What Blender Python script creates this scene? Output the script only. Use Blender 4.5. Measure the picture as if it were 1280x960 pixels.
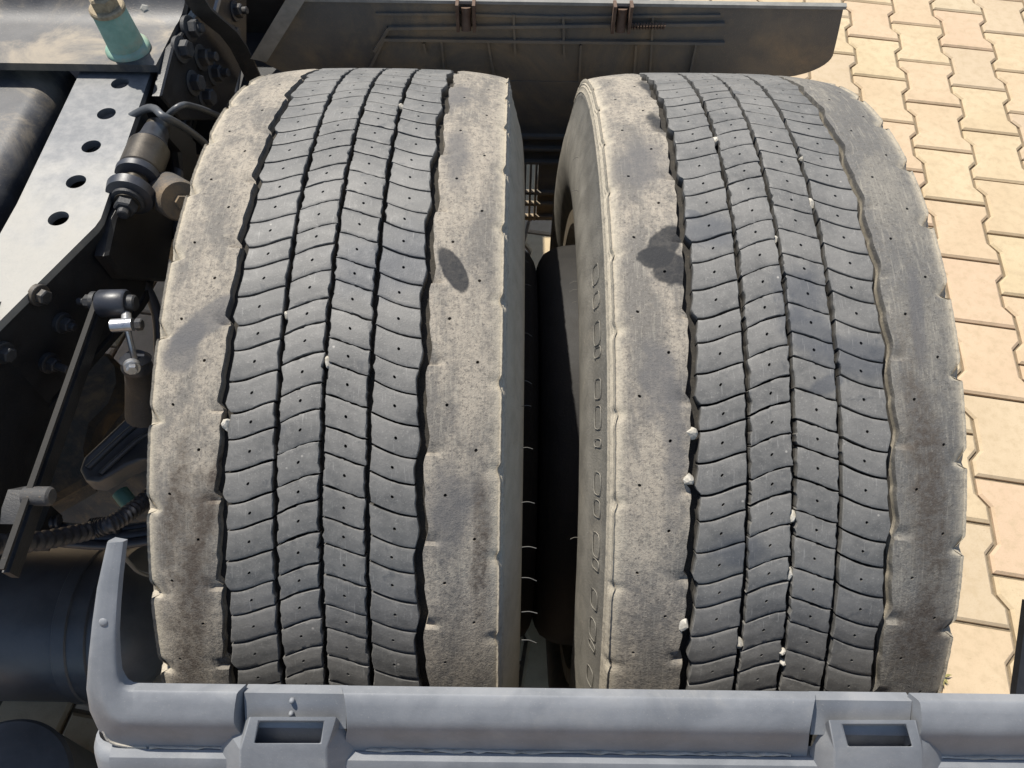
import bpy, math, random
from mathutils import Vector, Matrix
random.seed(7)
rad = math.radians
for o in list(bpy.data.objects): bpy.data.objects.remove(o)
S = bpy.context.scene; C = S.collection

# ---------------------------------------------------------------- camera
FPX = 964.6                      # focal length in pixels of a 1280 px wide frame
CAM = Vector((-.0359, -.5064, .8786)); DEP, YAW, ROLL = .9747, .0043, .0173
Fw = Vector((math.sin(YAW)*math.cos(DEP), math.cos(YAW)*math.cos(DEP), -math.sin(DEP)))
Rt = Fw.cross(Vector((0, 0, 1))).normalized(); Up = Rt.cross(Fw)
R2 = Rt*math.cos(ROLL)+Up*math.sin(ROLL); U2 = -Rt*math.sin(ROLL)+Up*math.cos(ROLL)
cd = bpy.data.cameras.new('camera'); cam = bpy.data.objects.new('camera', cd); C.objects.link(cam)
cam.matrix_world = Matrix(((R2.x, U2.x, -Fw.x, CAM.x), (R2.y, U2.y, -Fw.y, CAM.y), (R2.z, U2.z, -Fw.z, CAM.z), (0, 0, 0, 1)))
cd.sensor_fit = 'HORIZONTAL'; cd.sensor_width = 36; cd.lens = FPX/1280*36
cd.clip_start = .02; cd.clip_end = 500
S.camera = cam
# ---------------------------------------------------------------- light
SUN_EL, SUN_AZ = 61, -38         # azimuth from +Y towards +X
W = bpy.data.worlds.new('World'); S.world = W; W.use_nodes = True
nt = W.node_tree; bg = nt.nodes['Background']
sky = nt.nodes.new('ShaderNodeTexSky'); sky.sky_type = 'NISHITA'; sky.sun_disc = False
sky.sun_elevation = rad(SUN_EL); sky.sun_rotation = rad(SUN_AZ)
nt.links.new(sky.outputs[0], bg.inputs[0]); bg.inputs[1].default_value = .09
sl = bpy.data.lights.new('sun', 'SUN'); so = bpy.data.objects.new('sun', sl); C.objects.link(so)
sl.energy = 4.2; sl.angle = rad(.55); sl.color = (1, .95, .86)
sd = Vector((math.sin(rad(SUN_AZ))*math.cos(rad(SUN_EL)), math.cos(rad(SUN_AZ))*math.cos(rad(SUN_EL)), math.sin(rad(SUN_EL))))
so.rotation_euler = sd.to_track_quat('Z', 'Y').to_euler()
S.view_settings.view_transform = 'Standard'; S.view_settings.look = 'None'
S.view_settings.exposure = .68; S.view_settings.gamma = 1; S.view_settings.use_curve_mapping = False

# ---------------------------------------------------------------- helpers
def ray(px, py): return Fw+R2*((px-640)/FPX)+U2*((480-py)/FPX)
def at(px, py, X=None, Y=None, Z=None, d=None, P=None, N=None):
    """the place in the yard that a ray of the photograph meets on a given plane"""
    r = ray(px, py)
    if d is not None: return CAM+r*d
    if P is not None: return CAM+r*((P-CAM).dot(N)/r.dot(N))
    ax, v = (0, X) if X is not None else (1, Y) if Y is not None else (2, Z)
    return CAM+r*((v-CAM[ax])/r[ax])
def on_tyre(px, py, R=.4498):
    r = ray(px, py); a = r.y**2+r.z**2; b = CAM.y*r.y+CAM.z*r.z; c = CAM.y**2+CAM.z**2-R*R
    D = b*b-a*c; t = (-b-math.sqrt(max(D, 0)))/a; P = CAM+r*t
    return P.x, math.atan2(P.z, P.y)
def project(p):
    q = Vector(p)-CAM; d = q.dot(Fw)
    return 640+FPX*q.dot(R2)/d, 480-FPX*q.dot(U2)/d, d
def setp(o, label=None, cat=None, group=None, kind=None):
    if label: o['label'] = label
    if cat: o['category'] = cat
    if group: o['group'] = group
    if kind: o['kind'] = kind
    return o
def thing(name, label, cat, loc=(0, 0, 0), group=None):
    o = bpy.data.objects.new(name, None); C.objects.link(o); o.location = loc; o.empty_display_size = .05
    return setp(o, label, cat, group)
class MB:
    def __init__(s): s.v = []; s.f = []
    def add(s, vs, fs):
        n = len(s.v); s.v += [tuple(v) for v in vs]; s.f += [tuple(i+n for i in f) for f in fs]
    def box(s, c, d, M=None):
        c = Vector(c); x, y, z = [k/2 for k in d]
        vs = [Vector((a, b, e)) for a in (-x, x) for b in (-y, y) for e in (-z, z)]
        if M: vs = [M @ v for v in vs]
        s.add([c+v for v in vs], [(0, 1, 3, 2), (4, 6, 7, 5), (0, 4, 5, 1), (2, 3, 7, 6), (0, 2, 6, 4), (1, 5, 7, 3)])
    def prism(s, pts, h):          # pts: closed loop of 3-D points, h: vector of the thickness
        n = len(pts); h = Vector(h); P = [Vector(p) for p in pts]
        s.add(P+[p+h for p in P], [tuple(range(n))[::-1], tuple(range(n, 2*n))]+[(i, (i+1) % n, n+(i+1) % n, n+i) for i in range(n)])
    def cprism(s, pts, h, b=.002): # the same with the far rim chamfered by b
        n = len(pts); h = Vector(h); P = [Vector(p) for p in pts]; c = sum(P, Vector())/n
        def ins(p): d = (c-p); return p+d.normalized()*b*1.4
        hb = h-h.normalized()*b
        s.add(P+[p+hb for p in P]+[ins(p)+h for p in P],
              [tuple(range(n))[::-1], tuple(range(2*n, 3*n))]+[(i, (i+1) % n, n+(i+1) % n, n+i) for i in range(n)]
              + [(n+i, n+(i+1) % n, 2*n+(i+1) % n, 2*n+i) for i in range(n)])
    def lathe(s, prof, O, A, n=32, a0=0, caps=True):   # prof: (distance along A, radius)
        O = Vector(O); A = Vector(A).normalized(); B = A.orthogonal().normalized(); D = A.cross(B)
        vs = []; m = len(prof)
        for t, r in prof:
            for k in range(n):
                w = a0+2*math.pi*k/n; vs.append(O+A*t+(B*math.cos(w)+D*math.sin(w))*r)
        fs = [(i*n+k, i*n+(k+1) % n, (i+1)*n+(k+1) % n, (i+1)*n+k) for i in range(m-1) for k in range(n)]
        if caps: fs += [tuple(range(n))[::-1], tuple((m-1)*n+k for k in range(n))]
        s.add(vs, fs)
    def tube(s, pts, r, n=10, sub=6, rf=None):
        P = [Vector(p) for p in pts]; Q = []
        if len(P) > 2 and sub > 1:
            E = [P[0]*2-P[1]]+P+[P[-1]*2-P[-2]]
            for i in range(1, len(E)-2):
                for k in range(sub):
                    t = k/sub; a, b, c, d = E[i-1], E[i], E[i+1], E[i+2]
                    Q.append(.5*((2*b)+(c-a)*t+(2*a-5*b+4*c-d)*t*t+(3*b-a-3*c+d)*t**3))
            Q.append(P[-1])
        else: Q = P
        m = len(Q); T = [(Q[min(i+1, m-1)]-Q[max(i-1, 0)]).normalized() for i in range(m)]
        N = T[0].orthogonal().normalized(); vs = []
        for i in range(m):
            N = (N-T[i]*N.dot(T[i])).normalized(); B = T[i].cross(N); rr = r if rf is None else rf(i, m)
            for k in range(n):
                w = 2*math.pi*k/n; vs.append(Q[i]+(N*math.cos(w)+B*math.sin(w))*rr)
        fs = [(i*n+k, i*n+(k+1) % n, (i+1)*n+(k+1) % n, (i+1)*n+k) for i in range(m-1) for k in range(n)]
        s.add(vs, fs+[tuple(range(n))[::-1], tuple((m-1)*n+k for k in range(n))])
    def mesh(s, name, m, smooth=35):
        me = bpy.data.meshes.new(name); me.from_pydata(s.v, [], s.f); me.update()
        if m: me.materials.append(m)
        import bmesh
        b = bmesh.new(); b.from_mesh(me); bmesh.ops.recalc_face_normals(b, faces=b.faces); b.to_mesh(me); b.free()
        if smooth:
            me.polygons.foreach_set('use_smooth', [True]*len(me.polygons)); me.set_sharp_from_angle(angle=rad(smooth))
        return me
    def build(s, name, m, parent=None, smooth=35, **kw):
        o = bpy.data.objects.new(name, s.mesh(name, m, smooth)); C.objects.link(o)
        if parent:
            o.parent = parent
            if parent.type == 'EMPTY': o.matrix_parent_inverse = Matrix.Translation(-Vector(parent.location))
        return setp(o, **kw)
def smooth01(t): t = min(1, max(0, t)); return t*t*(3-2*t)

# ---------------------------------------------------------------- materials
def mat(name): m = bpy.data.materials.new(name); m.use_nodes = True; return m, m.node_tree, m.node_tree.nodes['Principled BSDF']
class NG:
    """small helper to write node graphs"""
    def __init__(s, nt): s.t = nt
    def n(s, k, **p):
        x = s.t.nodes.new(k)
        for a, b in p.items(): setattr(x, a, b)
        return x
    def put(s, sock, v):
        if hasattr(v, 'is_linked') or isinstance(v, bpy.types.NodeSocket): s.t.links.new(v, sock)
        else: sock.default_value = v
    def math(s, op, a, b=0.0, c=0.0, clamp=False):
        x = s.n('ShaderNodeMath', operation=op, use_clamp=clamp); s.put(x.inputs[0], a); s.put(x.inputs[1], b)
        if op in ('MULTIPLY_ADD',): s.put(x.inputs[2], c)
        return x.outputs[0]
    def noise(s, vec, scale, detail=4, rough=.55, dist=0.0):
        x = s.n('ShaderNodeTexNoise'); s.t.links.new(vec, x.inputs['Vector'])
        x.inputs['Scale'].default_value = scale; x.inputs['Detail'].default_value = detail
        x.inputs['Roughness'].default_value = rough; x.inputs['Distortion'].default_value = dist
        return x.outputs[0]
    def vor(s, vec, scale):
        x = s.n('ShaderNodeTexVoronoi'); s.t.links.new(vec, x.inputs['Vector']); x.inputs['Scale'].default_value = scale
        return x.outputs[0]
    def ramp(s, f, lo, hi, a=0.0, b=1.0, steep=True):
        x = s.n('ShaderNodeMapRange', interpolation_type='SMOOTHSTEP' if steep else 'LINEAR'); s.put(x.inputs[0], f)
        for i, v in enumerate((lo, hi, a, b)): x.inputs[i+1].default_value = v
        return x.outputs[0]
    def mix(s, f, a, b, mode='MIX'):
        x = s.n('ShaderNodeMix', data_type='RGBA', blend_type=mode); s.put(x.inputs[0], f)
        s.put(x.inputs[6], a if not isinstance(a, tuple) else (*a, 1)); s.put(x.inputs[7], b if not isinstance(b, tuple) else (*b, 1))
        return x.outputs[2]
    def bump(s, h, strength, dist, prev=None):
        x = s.n('ShaderNodeBump'); x.inputs['Strength'].default_value = strength; x.inputs['Distance'].default_value = dist
        s.t.links.new(h, x.inputs['Height'])
        if prev is not None: s.t.links.new(prev, x.inputs['Normal'])
        return x.outputs[0]
    def stretch(s, vec, sc):
        x = s.n('ShaderNodeMapping'); s.t.links.new(vec, x.inputs[0]); x.inputs['Scale'].default_value = sc; return x.outputs[0]

def tyre_coords(g):
    """vector (x, arc length, radius) round the axle, so that dust and stains wrap round the tyre"""
    geo = g.n('ShaderNodeNewGeometry'); sp = g.n('ShaderNodeSeparateXYZ'); g.t.links.new(geo.outputs['Position'], sp.inputs[0])
    a = g.math('ARCTAN2', sp.outputs[2], sp.outputs[1]); arc = g.math('MULTIPLY', a, .45)
    cb = g.n('ShaderNodeCombineXYZ'); g.put(cb.inputs[0], sp.outputs[0]); g.put(cb.inputs[1], arc)
    return geo.outputs['Position'], cb.outputs[0], sp, arc
def stain(g, arcvec, pos, px, py, wx, wy, ang=0, rough=.35, soft=.15, scale=60):
    """0..1 mask of a stain with its own outline, centred where the photograph shows it; wx, wy in metres"""
    X, a = on_tyre(px, py); m = g.n('ShaderNodeMapping', vector_type='TEXTURE'); g.t.links.new(arcvec, m.inputs[0])
    m.inputs['Location'].default_value = (X, a*.45, 0); m.inputs['Rotation'].default_value = (0, 0, rad(ang))
    m.inputs['Scale'].default_value = (wx, wy, 1)
    L = g.n('ShaderNodeVectorMath', operation='LENGTH'); g.t.links.new(m.outputs[0], L.inputs[0])
    nz = g.noise(pos, scale, 3, .6); d = g.math('MULTIPLY_ADD', g.math('SUBTRACT', nz, .5), rough*2.2, L.outputs['Value'])
    return g.ramp(d, 1+soft, 1-soft, 0, 1)
def rubber_tread():
    m, t, b = mat('worn_tread_rubber'); g = NG(t); pos, av, sp, arc = tyre_coords(g)
    big = g.noise(pos, 22, 4, .6); fine = g.noise(pos, 620, 2, .8); mid = g.noise(pos, 120, 6, .75)
    col = g.mix(g.ramp(big, .32, .68), (.092, .090, .085), (.150, .144, .133))
    col = g.mix(g.ramp(mid, .35, .75, 0, .45), col, (.205, .197, .183))
    col = g.mix(g.ramp(fine, .58, .72, 0, .40), col, (.31, .295, .27)); col = g.mix(g.ramp(fine, .42, .30, 0, .35), col, (.09, .088, .085))
    dk = g.noise(pos, 60, 4, .65, .4); col = g.mix(g.ramp(dk, .62, .72, 0, .55), col, (.055, .058, .062))
    for s_ in ((1075, 447, .030, .016, 0, .3, .4), (1010, 415, .022, .016, 30, .5, .4), (865, 267, .008, .005, 0, .4, .2), (885, 290, .020, .015, 10, .5, .5),
               (455, 335, .028, .022, 20, .6, .5), (512, 320, .020, .03, 0, .6, .6), (1000, 365, .02, .02, 0, .6, .6), (925, 690, .02, .012, 0, .5, .5), (1035, 480, .015, .006, -25, .4, .3)):
        k = stain(g, av, pos, *s_); col = g.mix(g.math('MULTIPLY', k, .62), col, (.055, .060, .070))
    r = g.noise(pos, 7, 2, .5); scr = g.noise(g.stretch(pos, (900, 60, 60)), 1, 2, .5)
    col = g.mix(g.ramp(scr, .64, .76, 0, .30), col, (.34, .33, .31))
    chip = g.vor(pos, 70); sel = g.noise(pos, 35, 1, .5); col = g.mix(g.math('MULTIPLY', g.ramp(chip, .09, .03), g.ramp(sel, .60, .66)), col, (.32, .30, .27))
    # darker in the depth of grooves and sipes
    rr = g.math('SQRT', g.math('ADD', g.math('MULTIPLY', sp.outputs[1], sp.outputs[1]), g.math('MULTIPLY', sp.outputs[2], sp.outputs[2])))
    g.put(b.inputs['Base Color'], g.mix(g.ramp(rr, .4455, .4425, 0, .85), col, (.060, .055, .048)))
    g.put(b.inputs['Roughness'], g.ramp(mid, .3, .7, .50, .72, False)); b.inputs['Specular IOR Level'].default_value = .45
    g.put(b.inputs['Normal'], g.bump(mid, .22, .0012, g.bump(fine, .35, .0004)))
    return m
def rubber_shoulder(name, tan, grey, amount, sep=None):
    m, t, b = mat(name); g = NG(t); pos, av, sp, arc = tyre_coords(g)
    st = g.stretch(av, (1, .35, 1)); big = g.noise(st, 26, 5, .62, .5); mid = g.noise(pos, 170, 6, .78); fine = g.noise(pos, 560, 3, .8)
    f = g.math('ADD', g.math('MULTIPLY', big, .62), g.math('MULTIPLY', mid, .38))
    col = g.mix(g.ramp(f, amount-.03, amount+.15), grey, tan)
    col = g.mix(g.ramp(g.noise(pos, 260, 5, .85), .49, .62, 0, .62), col, (.105, .095, .083))
    # tan towards the front of the tyre, mixed in at no strength
    col = g.mix(g.ramp(arc, 1.12, .92, 0, .0), col, tan)
    sp2 = g.noise(pos, 420, 2, .5, .3); col = g.mix(g.ramp(sp2, .62, .68, 0, .6), col, (.07, .065, .06))
    col = g.mix(g.ramp(fine, .57, .70, 0, .34), col, (.44, .40, .33)); col = g.mix(g.ramp(fine, .42, .30, 0, .40), col, (.10, .09, .08))
    stk = g.noise(g.stretch(av, (520, 38, 1)), 1, 4, .65); col = g.mix(g.ramp(stk, .52, .66, 0, .30), col, (.36, .33, .27)); col = g.mix(g.ramp(stk, .46, .34, 0, .35), col, (.15, .14, .125))
    crk = g.noise(g.stretch(av, (60, 500, 1)), 1, 3, .6); col = g.mix(g.ramp(crk, .66, .72, 0, .35), col, (.12, .11, .10))
    rr = g.math('SQRT', g.math('ADD', g.math('MULTIPLY', sp.outputs[1], sp.outputs[1]), g.math('MULTIPLY', sp.outputs[2], sp.outputs[2])))
    low = g.math('MULTIPLY', g.ramp(rr, .4435, .4405), g.ramp(mid, .3, .55, .35, 1)); col = g.mix(g.math('MULTIPLY', low, .8), col, (.43, .38, .295))
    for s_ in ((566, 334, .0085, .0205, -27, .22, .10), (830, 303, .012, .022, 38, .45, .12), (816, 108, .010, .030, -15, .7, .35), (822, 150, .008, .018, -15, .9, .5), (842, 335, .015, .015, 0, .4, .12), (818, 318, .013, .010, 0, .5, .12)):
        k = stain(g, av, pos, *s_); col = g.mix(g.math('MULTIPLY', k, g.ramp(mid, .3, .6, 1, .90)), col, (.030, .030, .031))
    for s_ in ((258, 398, .030, .011, -38, .4, .2), (222, 440, .015, .013, -60, .5, .3), (232, 418, .018, .010, -45, .4, .25), (1150, 395, .0055, .045, 4, .5, .4), (572, 190, .010, .035, 0, .7, .6), (568, 115, .016, .03, 0, .6, .5),
               (825, 470, .014, .03, 0, .7, .5), (800, 200, .02, .03, 0, .8, .7), (845, 545, .008, .05, 0, .8, .6), (560, 640, .018, .03, 0, .7, .6)):
        k = stain(g, av, pos, *s_); col = g.mix(g.math('MULTIPLY', k, .72), col, (.105, .102, .102))
    for s_ in ((236, 760, .014, .09, 8, .8, .5), (215, 640, .008, .05, 8, .8, .5), (258, 640, .006, .06, 15, .8, .5), (1165, 620, .014, .10, -6, .8, .6), (1150, 800, .02, .03, 0, .8, .6), (600, 700, .006, .05, 0, .8, .6)):
        k = stain(g, av, pos, *s_); col = g.mix(g.math('MULTIPLY', k, g.ramp(mid, .40, .60, .35, .9)), col, (.070, .056, .045))
    g.put(b.inputs['Base Color'], col); b.inputs['Roughness'].default_value = .8; b.inputs['Specular IOR Level'].default_value = .25
    g.put(b.inputs['Normal'], g.bump(mid, .45, .0016, g.bump(fine, .7, .0007)))
    return m
def simple(name, c1, c2, scale=30, rough=.6, metal=0, dust=None, dustf=(.55, .75), bump=.3, bd=.001, spec=.5, fine=500, rvar=.1):
    m, t, b = mat(name); g = NG(t); tc = g.n('ShaderNodeNewGeometry'); pos = tc.outputs['Position']
    n1 = g.noise(pos, scale, 6, .62, .3); n2 = g.noise(pos, fine, 3, .7)
    col = g.mix(g.ramp(n1, .3, .7), c1, c2)
    if dust:
        n3 = g.noise(pos, scale*.45, 7, .7, .8); col = g.mix(g.ramp(n3, dustf[0], dustf[1], 0, .85), col, dust)
        col = g.mix(g.ramp(n2, .60, .72, 0, .5), col, dust)
    g.put(b.inputs['Base Color'], col); g.put(b.inputs['Roughness'], g.ramp(n1, .2, .8, rough-rvar, min(1, rough+rvar), False))
    b.inputs['Metallic'].default_value = metal; b.inputs['Specular IOR Level'].default_value = spec
    g.put(b.inputs['Normal'], g.bump(n2, bump, bd))
    return m
def paver_mat():
    m, t, b = mat('sand_coloured_concrete'); g = NG(t); pos = g.n('ShaderNodeNewGeometry').outputs['Position']
    oi = g.n('ShaderNodeObjectInfo'); n1 = g.noise(pos, 6, 4, .6); n2 = g.noise(pos, 420, 3, .75); n3 = g.noise(pos, 45, 5, .65)
    col = g.mix(g.ramp(n1, .3, .7), (.44, .350, .215), (.51, .415, .265))
    col = g.mix(g.ramp(oi.outputs['Random'], 0, 1, 0, .85, False), col, (.47, .335, .235)); col = g.mix(g.ramp(g.math('FRACT', g.math('MULTIPLY', oi.outputs['Random'], 7.3)), .6, 1, 0, .5, False), col, (.40, .335, .24))
    col = g.mix(g.ramp(n3, .42, .72, 0, .6), col, (.37, .285, .18)); col = g.mix(g.ramp(n2, .54, .70, 0, .42), col, (.34, .25, .155)); n4 = g.noise(pos, 160, 2, .6); col = g.mix(g.ramp(n4, .70, .76, 0, .5), col, (.30, .22, .14))
    g.put(b.inputs['Base Color'], col); b.inputs['Roughness'].default_value = .9; b.inputs['Specular IOR Level'].default_value = .25
    g.put(b.inputs['Normal'], g.bump(n2, .35, .0012)); return m
M = {}
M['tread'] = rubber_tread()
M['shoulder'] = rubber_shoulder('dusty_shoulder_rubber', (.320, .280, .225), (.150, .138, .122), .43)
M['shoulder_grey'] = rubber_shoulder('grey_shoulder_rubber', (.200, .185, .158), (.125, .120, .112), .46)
M['wall'] = simple('sidewall_rubber', (.15, .14, .12), (.22, .205, .175), 40, .8, 0, (.30, .27, .22), (.5, .8), .5, .001, .3)
M['wall_dusty'] = simple('pale_dusty_sidewall', (.40, .365, .29), (.48, .44, .355), 60, .85, 0, (.30, .27, .21), (.55, .8), .5, .001, .25)
M['inner'] = simple('black_sidewall_rubber', (.022, .021, .02), (.035, .033, .03), 30, .8, 0, (.07, .06, .05), (.6, .9), .4, .001, .3)
M['rim'] = simple('dusty_rim_steel', (.012, .011, .010), (.020, .018, .016), 25, .7, 0, (.05, .042, .03), (.6, .9), .3, .001, .4)
M['flange'] = simple('bare_rim_flange', (.42, .36, .27), (.30, .24, .17), 60, .45, .6, (.20, .15, .10), (.6, .9), .3, .0005)
M['paver'] = paver_mat()
M['sand'] = simple('joint_sand', (.15, .12, .08), (.23, .18, .12), 60, .95, 0, (.12, .10, .07), (.55, .8), .8, .002, .2)
M['guard'] = simple('blue_grey_mudguard_plastic', (.150, .158, .170), (.215, .222, .233), 22, .58, 0, (.31, .30, .28), (.52, .90), .18, .0006, .45, 700)
M['guard_dirt'] = simple('dirt_line', (.36, .33, .28), (.46, .43, .38), 80, .95, 0, (.22, .20, .17), (.5, .7), .8, .001, .2)
M['guard_in'] = simple('dirty_black_plastic', (.105, .105, .10), (.165, .152, .13), 10, .75, 0, (.30, .23, .145), (.42, .70), .5, .001, .35)
M['black'] = simple('black_chassis_paint', (.012, .012, .013), (.024, .024, .025), 30, .45, 0, (.05, .046, .042), (.72, .98), .35, .0008, .45)
M['black_dusty'] = simple('dusty_black_casting', (.02, .021, .024), (.045, .045, .046), 30, .55, 0, (.14, .11, .075), (.52, .78), .4, .001, .4)
M['plate'] = simple('grey_frame_plate', (.13, .135, .14), (.20, .20, .20), 12, .38, .2, (.27, .26, .23), (.55, .85), .3, .0005, .5)
def dusty_sheen_plate():
    m, t, b = mat('dusty_sheen_frame_plate'); g = NG(t); pos = g.n('ShaderNodeNewGeometry').outputs['Position']; sp = g.n('ShaderNodeSeparateXYZ'); t.links.new(pos, sp.inputs[0])
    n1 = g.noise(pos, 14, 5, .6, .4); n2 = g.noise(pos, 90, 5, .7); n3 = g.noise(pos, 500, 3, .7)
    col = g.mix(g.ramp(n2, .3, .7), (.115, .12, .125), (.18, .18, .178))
    dust_sheen = g.ramp(g.math('ADD', g.math('MULTIPLY', sp.outputs[1], -1.6), n1), .12, .62); dust_sheen = g.math('MULTIPLY', dust_sheen, g.ramp(n2, .2, .7, .75, 1))  # paler towards the near end: dust, with the plate's glossy reflection painted in
    col = g.mix(g.math('MULTIPLY', dust_sheen, .85), col, (.33, .315, .28)); col = g.mix(g.ramp(n3, .60, .72, 0, .3), col, (.09, .09, .09))
    g.put(b.inputs['Base Color'], col); g.put(b.inputs['Roughness'], g.ramp(dust_sheen, 0, 1, .40, .70, False)); b.inputs['Metallic'].default_value = .15
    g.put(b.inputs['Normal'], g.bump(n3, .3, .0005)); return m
M['plate_dust_sheen'] = dusty_sheen_plate()
M['deck'] = simple('dark_glossy_deck', (.035, .036, .040), (.075, .075, .078), 22, .52, .1, (.24, .20, .145), (.46, .72), .35, .0006, .5)
M['teal'] = simple('teal_painted_steel', (.17, .30, .23), (.25, .40, .31), 60, .6, 0, (.34, .31, .22), (.42, .72), .3, .0005)
M['rusty'] = simple('rusty_bolt_steel', (.22, .17, .105), (.36, .30, .20), 110, .75, .1, (.14, .075, .04), (.50, .7), .6, .001)
M['rust_dark'] = simple('dark_rusted_steel', (.09, .052, .033), (.14, .095, .065), 90, .8, .1, (.07, .04, .03), (.55, .8), .6, .001)
M['bronze'] = simple('bronze_bushing_sleeve', (.045, .038, .028), (.075, .063, .048), 40, .40, .4, (.17, .14, .10), (.62, .9), .3, .0005)
M['axle'] = simple('dusty_axle_iron', (.05, .05, .052), (.09, .085, .078), 22, .7, 0, (.24, .17, .10), (.45, .7), .5, .001, .3)
M['axlerust'] = M['axle']
M['teal_dark'] = simple('dark_teal_paint', (.05, .13, .11), (.07, .17, .14), 60)
M['hair'] = simple('dusty_rubber_hair', (.09, .085, .075), (.13, .12, .10), 60, .8)
M['weed'] = simple('dry_weed_leaf', (.20, .19, .06), (.32, .27, .10), 200, .7)
M['zinc'] = simple('zinc_plated_steel', (.40, .41, .42), (.52, .52, .52), 60, .32, .8)
M['tank'] = simple('satin_black_tank', (.055, .058, .062), (.085, .088, .092), 18, .42, 0, (.11, .11, .11), (.62, .95), .2, .0006, .55, 400)
M['hose'] = simple('black_hose', (.022, .024, .030), (.038, .040, .048), 60, .42, 0, None, (0, 1), .2, .0004, .5)
M['stone'] = simple('pale_gravel', (.36, .33, .27), (.50, .47, .41), 200, .8, 0, (.40, .34, .26), (.6, .85), .5, .0006, .3)
M['lip'] = simple('pale_dusty_edge', (.22, .215, .195), (.30, .29, .26), 60, .8, 0, (.30, .27, .22), (.55, .85), .4, .0006, .3)

# ---------------------------------------------------------------- ground
GZ = -.4459
gm = MB(); gm.add([(-30, -30, GZ-.009), (30, -30, GZ-.009), (30, 30, GZ-.009), (-30, 30, GZ-.009)], [(0, 1, 2, 3)])
ground = gm.build('ground', M['sand'], smooth=0, kind='structure')
PL_, PP, PW, GR = .198, .1369, .1553, -.1612
def paver_mesh(n_):
    rnd = random.Random(n_); g_ = .0033; wi, na = PW/2-g_, (2*PP-PW)/2-g_; L = PL_/2-g_
    right = [(wi, -L), (wi, -L*.64), (na, -L*.39), (na, L*.39), (wi, L*.64), (wi, L)]
    pts = right+[(-x, -y) for x, y in right]; n = len(pts); m = MB()
    top = GZ; ch = .0048
    def ring(ins, z):
        out = []
        for i in range(n):
            p, a, b = Vector(pts[i]), Vector(pts[i-1]), Vector(pts[(i+1) % n])
            n1 = Vector((-(p-a).y, (p-a).x)).normalized(); n2 = Vector((-(b-p).y, (b-p).x)).normalized()
            k = (n1+n2); k = k/max(.5, k.dot(n1)) if k.length > 0 else n1
            out.append(Vector((p.x+k.x*ins+rnd.uniform(-1, 1)*.0004, p.y+k.y*ins+rnd.uniform(-1, 1)*.0004, z)))
        return out
    vs = ring(0, top-.02)+ring(0, top-ch*.9)+ring(ch, top)
    fs = [(k*n+i, k*n+(i+1) % n, (k+1)*n+(i+1) % n, (k+1)*n+i) for k in (0, 1) for i in range(n)]+[tuple(2*n+i for i in range(n))]
    # concave outline: cut the top into three convex pieces
    fs.pop(); o = 2*n; fs += [(o+0, o+1, o+2, o+9, o+10, o+11), (o+2, o+3, o+8, o+9), (o+3, o+4, o+5, o+6, o+7, o+8)]
    m.add([v-Vector((0, 0, GZ)) for v in vs], fs)
    return m.mesh('paver', M['paver'], 0)
pm = [paver_mesh(i) for i in range(4)]
cu, su = math.cos(GR), math.sin(GR); cand = []; far = MB()
for i in range(-24, 26):
    for j in range(-24, 22):
        u, v = i*PP, -j*PL_-(PL_/2 if i % 2 else 0)-PL_/2
        x, y = 1.1625+u*cu-v*su, 1.5479+u*su+v*cu
        a, b, d = project((x, y, GZ))
        inside = d > 0 and -90 < a < 1370 and -90 < b < 1050
        cand.append((0 if inside else 1, (Vector((x, y, GZ))-CAM).length, x, y))
cand.sort()
for k, (fl, dist, x, y) in enumerate(cand):
    me = pm[random.randrange(4)]; dz = random.uniform(-.0008, .0008)
    if k < 300 and fl == 0:
        o = bpy.data.objects.new('paver', me); C.objects.link(o); o.parent = ground
        o.location = (x, y, GZ+dz); o.rotation_euler = (random.uniform(-.004, .004), random.uniform(-.004, .004), GR)
    elif dist < 5.5:
        far.add([(x+v.co.x*cu-v.co.y*su, y+v.co.x*su+v.co.y*cu, GZ+v.co.z+dz) for v in me.vertices], [tuple(p.vertices) for p in me.polygons])
far.build('distant_pavers', M['paver'], ground, 0, kind='stuff')

# ---------------------------------------------------------------- tyres
R = .4498; PER = .1479; DEPTH = .0115
GC = [-.0735, -.0335, 0, .0338, .0728]
SZ = [.29, .355, .355]                     # share of the period: one short block, two long ones
def crown(u): u = abs(u); return R-.0002*(u/.03)**2-(.0045*((u-.07)/.059)**1.8 if u > .07 else 0)
TAB0 = [(0, 1), (.12, .75), (.2, .35), (.32, .7), (.42, .5), (.62, -.2), (.7, .15), (.82, -.45), (.92, -.9), (1, 1)]
TAB4 = [(0, -.3), (.1, -1), (.28, -.75), (.42, -.1), (.5, -.45), (.66, .2), (.8, 1), (.9, .55), (1, -.3)]
def tab(T, p):
    p %= 1.0
    for (a, x), (b, y) in zip(T, T[1:]):
        if a <= p <= b: return x+(y-x)*(p-a)/(b-a)
    return 0
def sipe(c, q):
    if c == 0: return -.021*smooth01((q-.05)/1.1)*1.05
    if c == 1: return -.024*(1-(1-q)**1.5)
    if c == 2: return .023*(q**1.15 if q < .85 else .829+(q-.85)*.5)
    return .0225*(1-(1-q)**1.7)
def groove_edge(c, side, phase, jit):
    """u of the left (side 0) or right (side 1) edge of column c at a phase of the three-block period"""
    if c == 0 and side == 0: return GC[0]+.0034+.0024*tab(TAB0, phase)
    if c == 3 and side == 1: return GC[4]-.0034+.0022*tab(TAB4, phase)
    return GC[c+side]+(.0022 if side == 0 else -.0022)+jit
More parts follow.
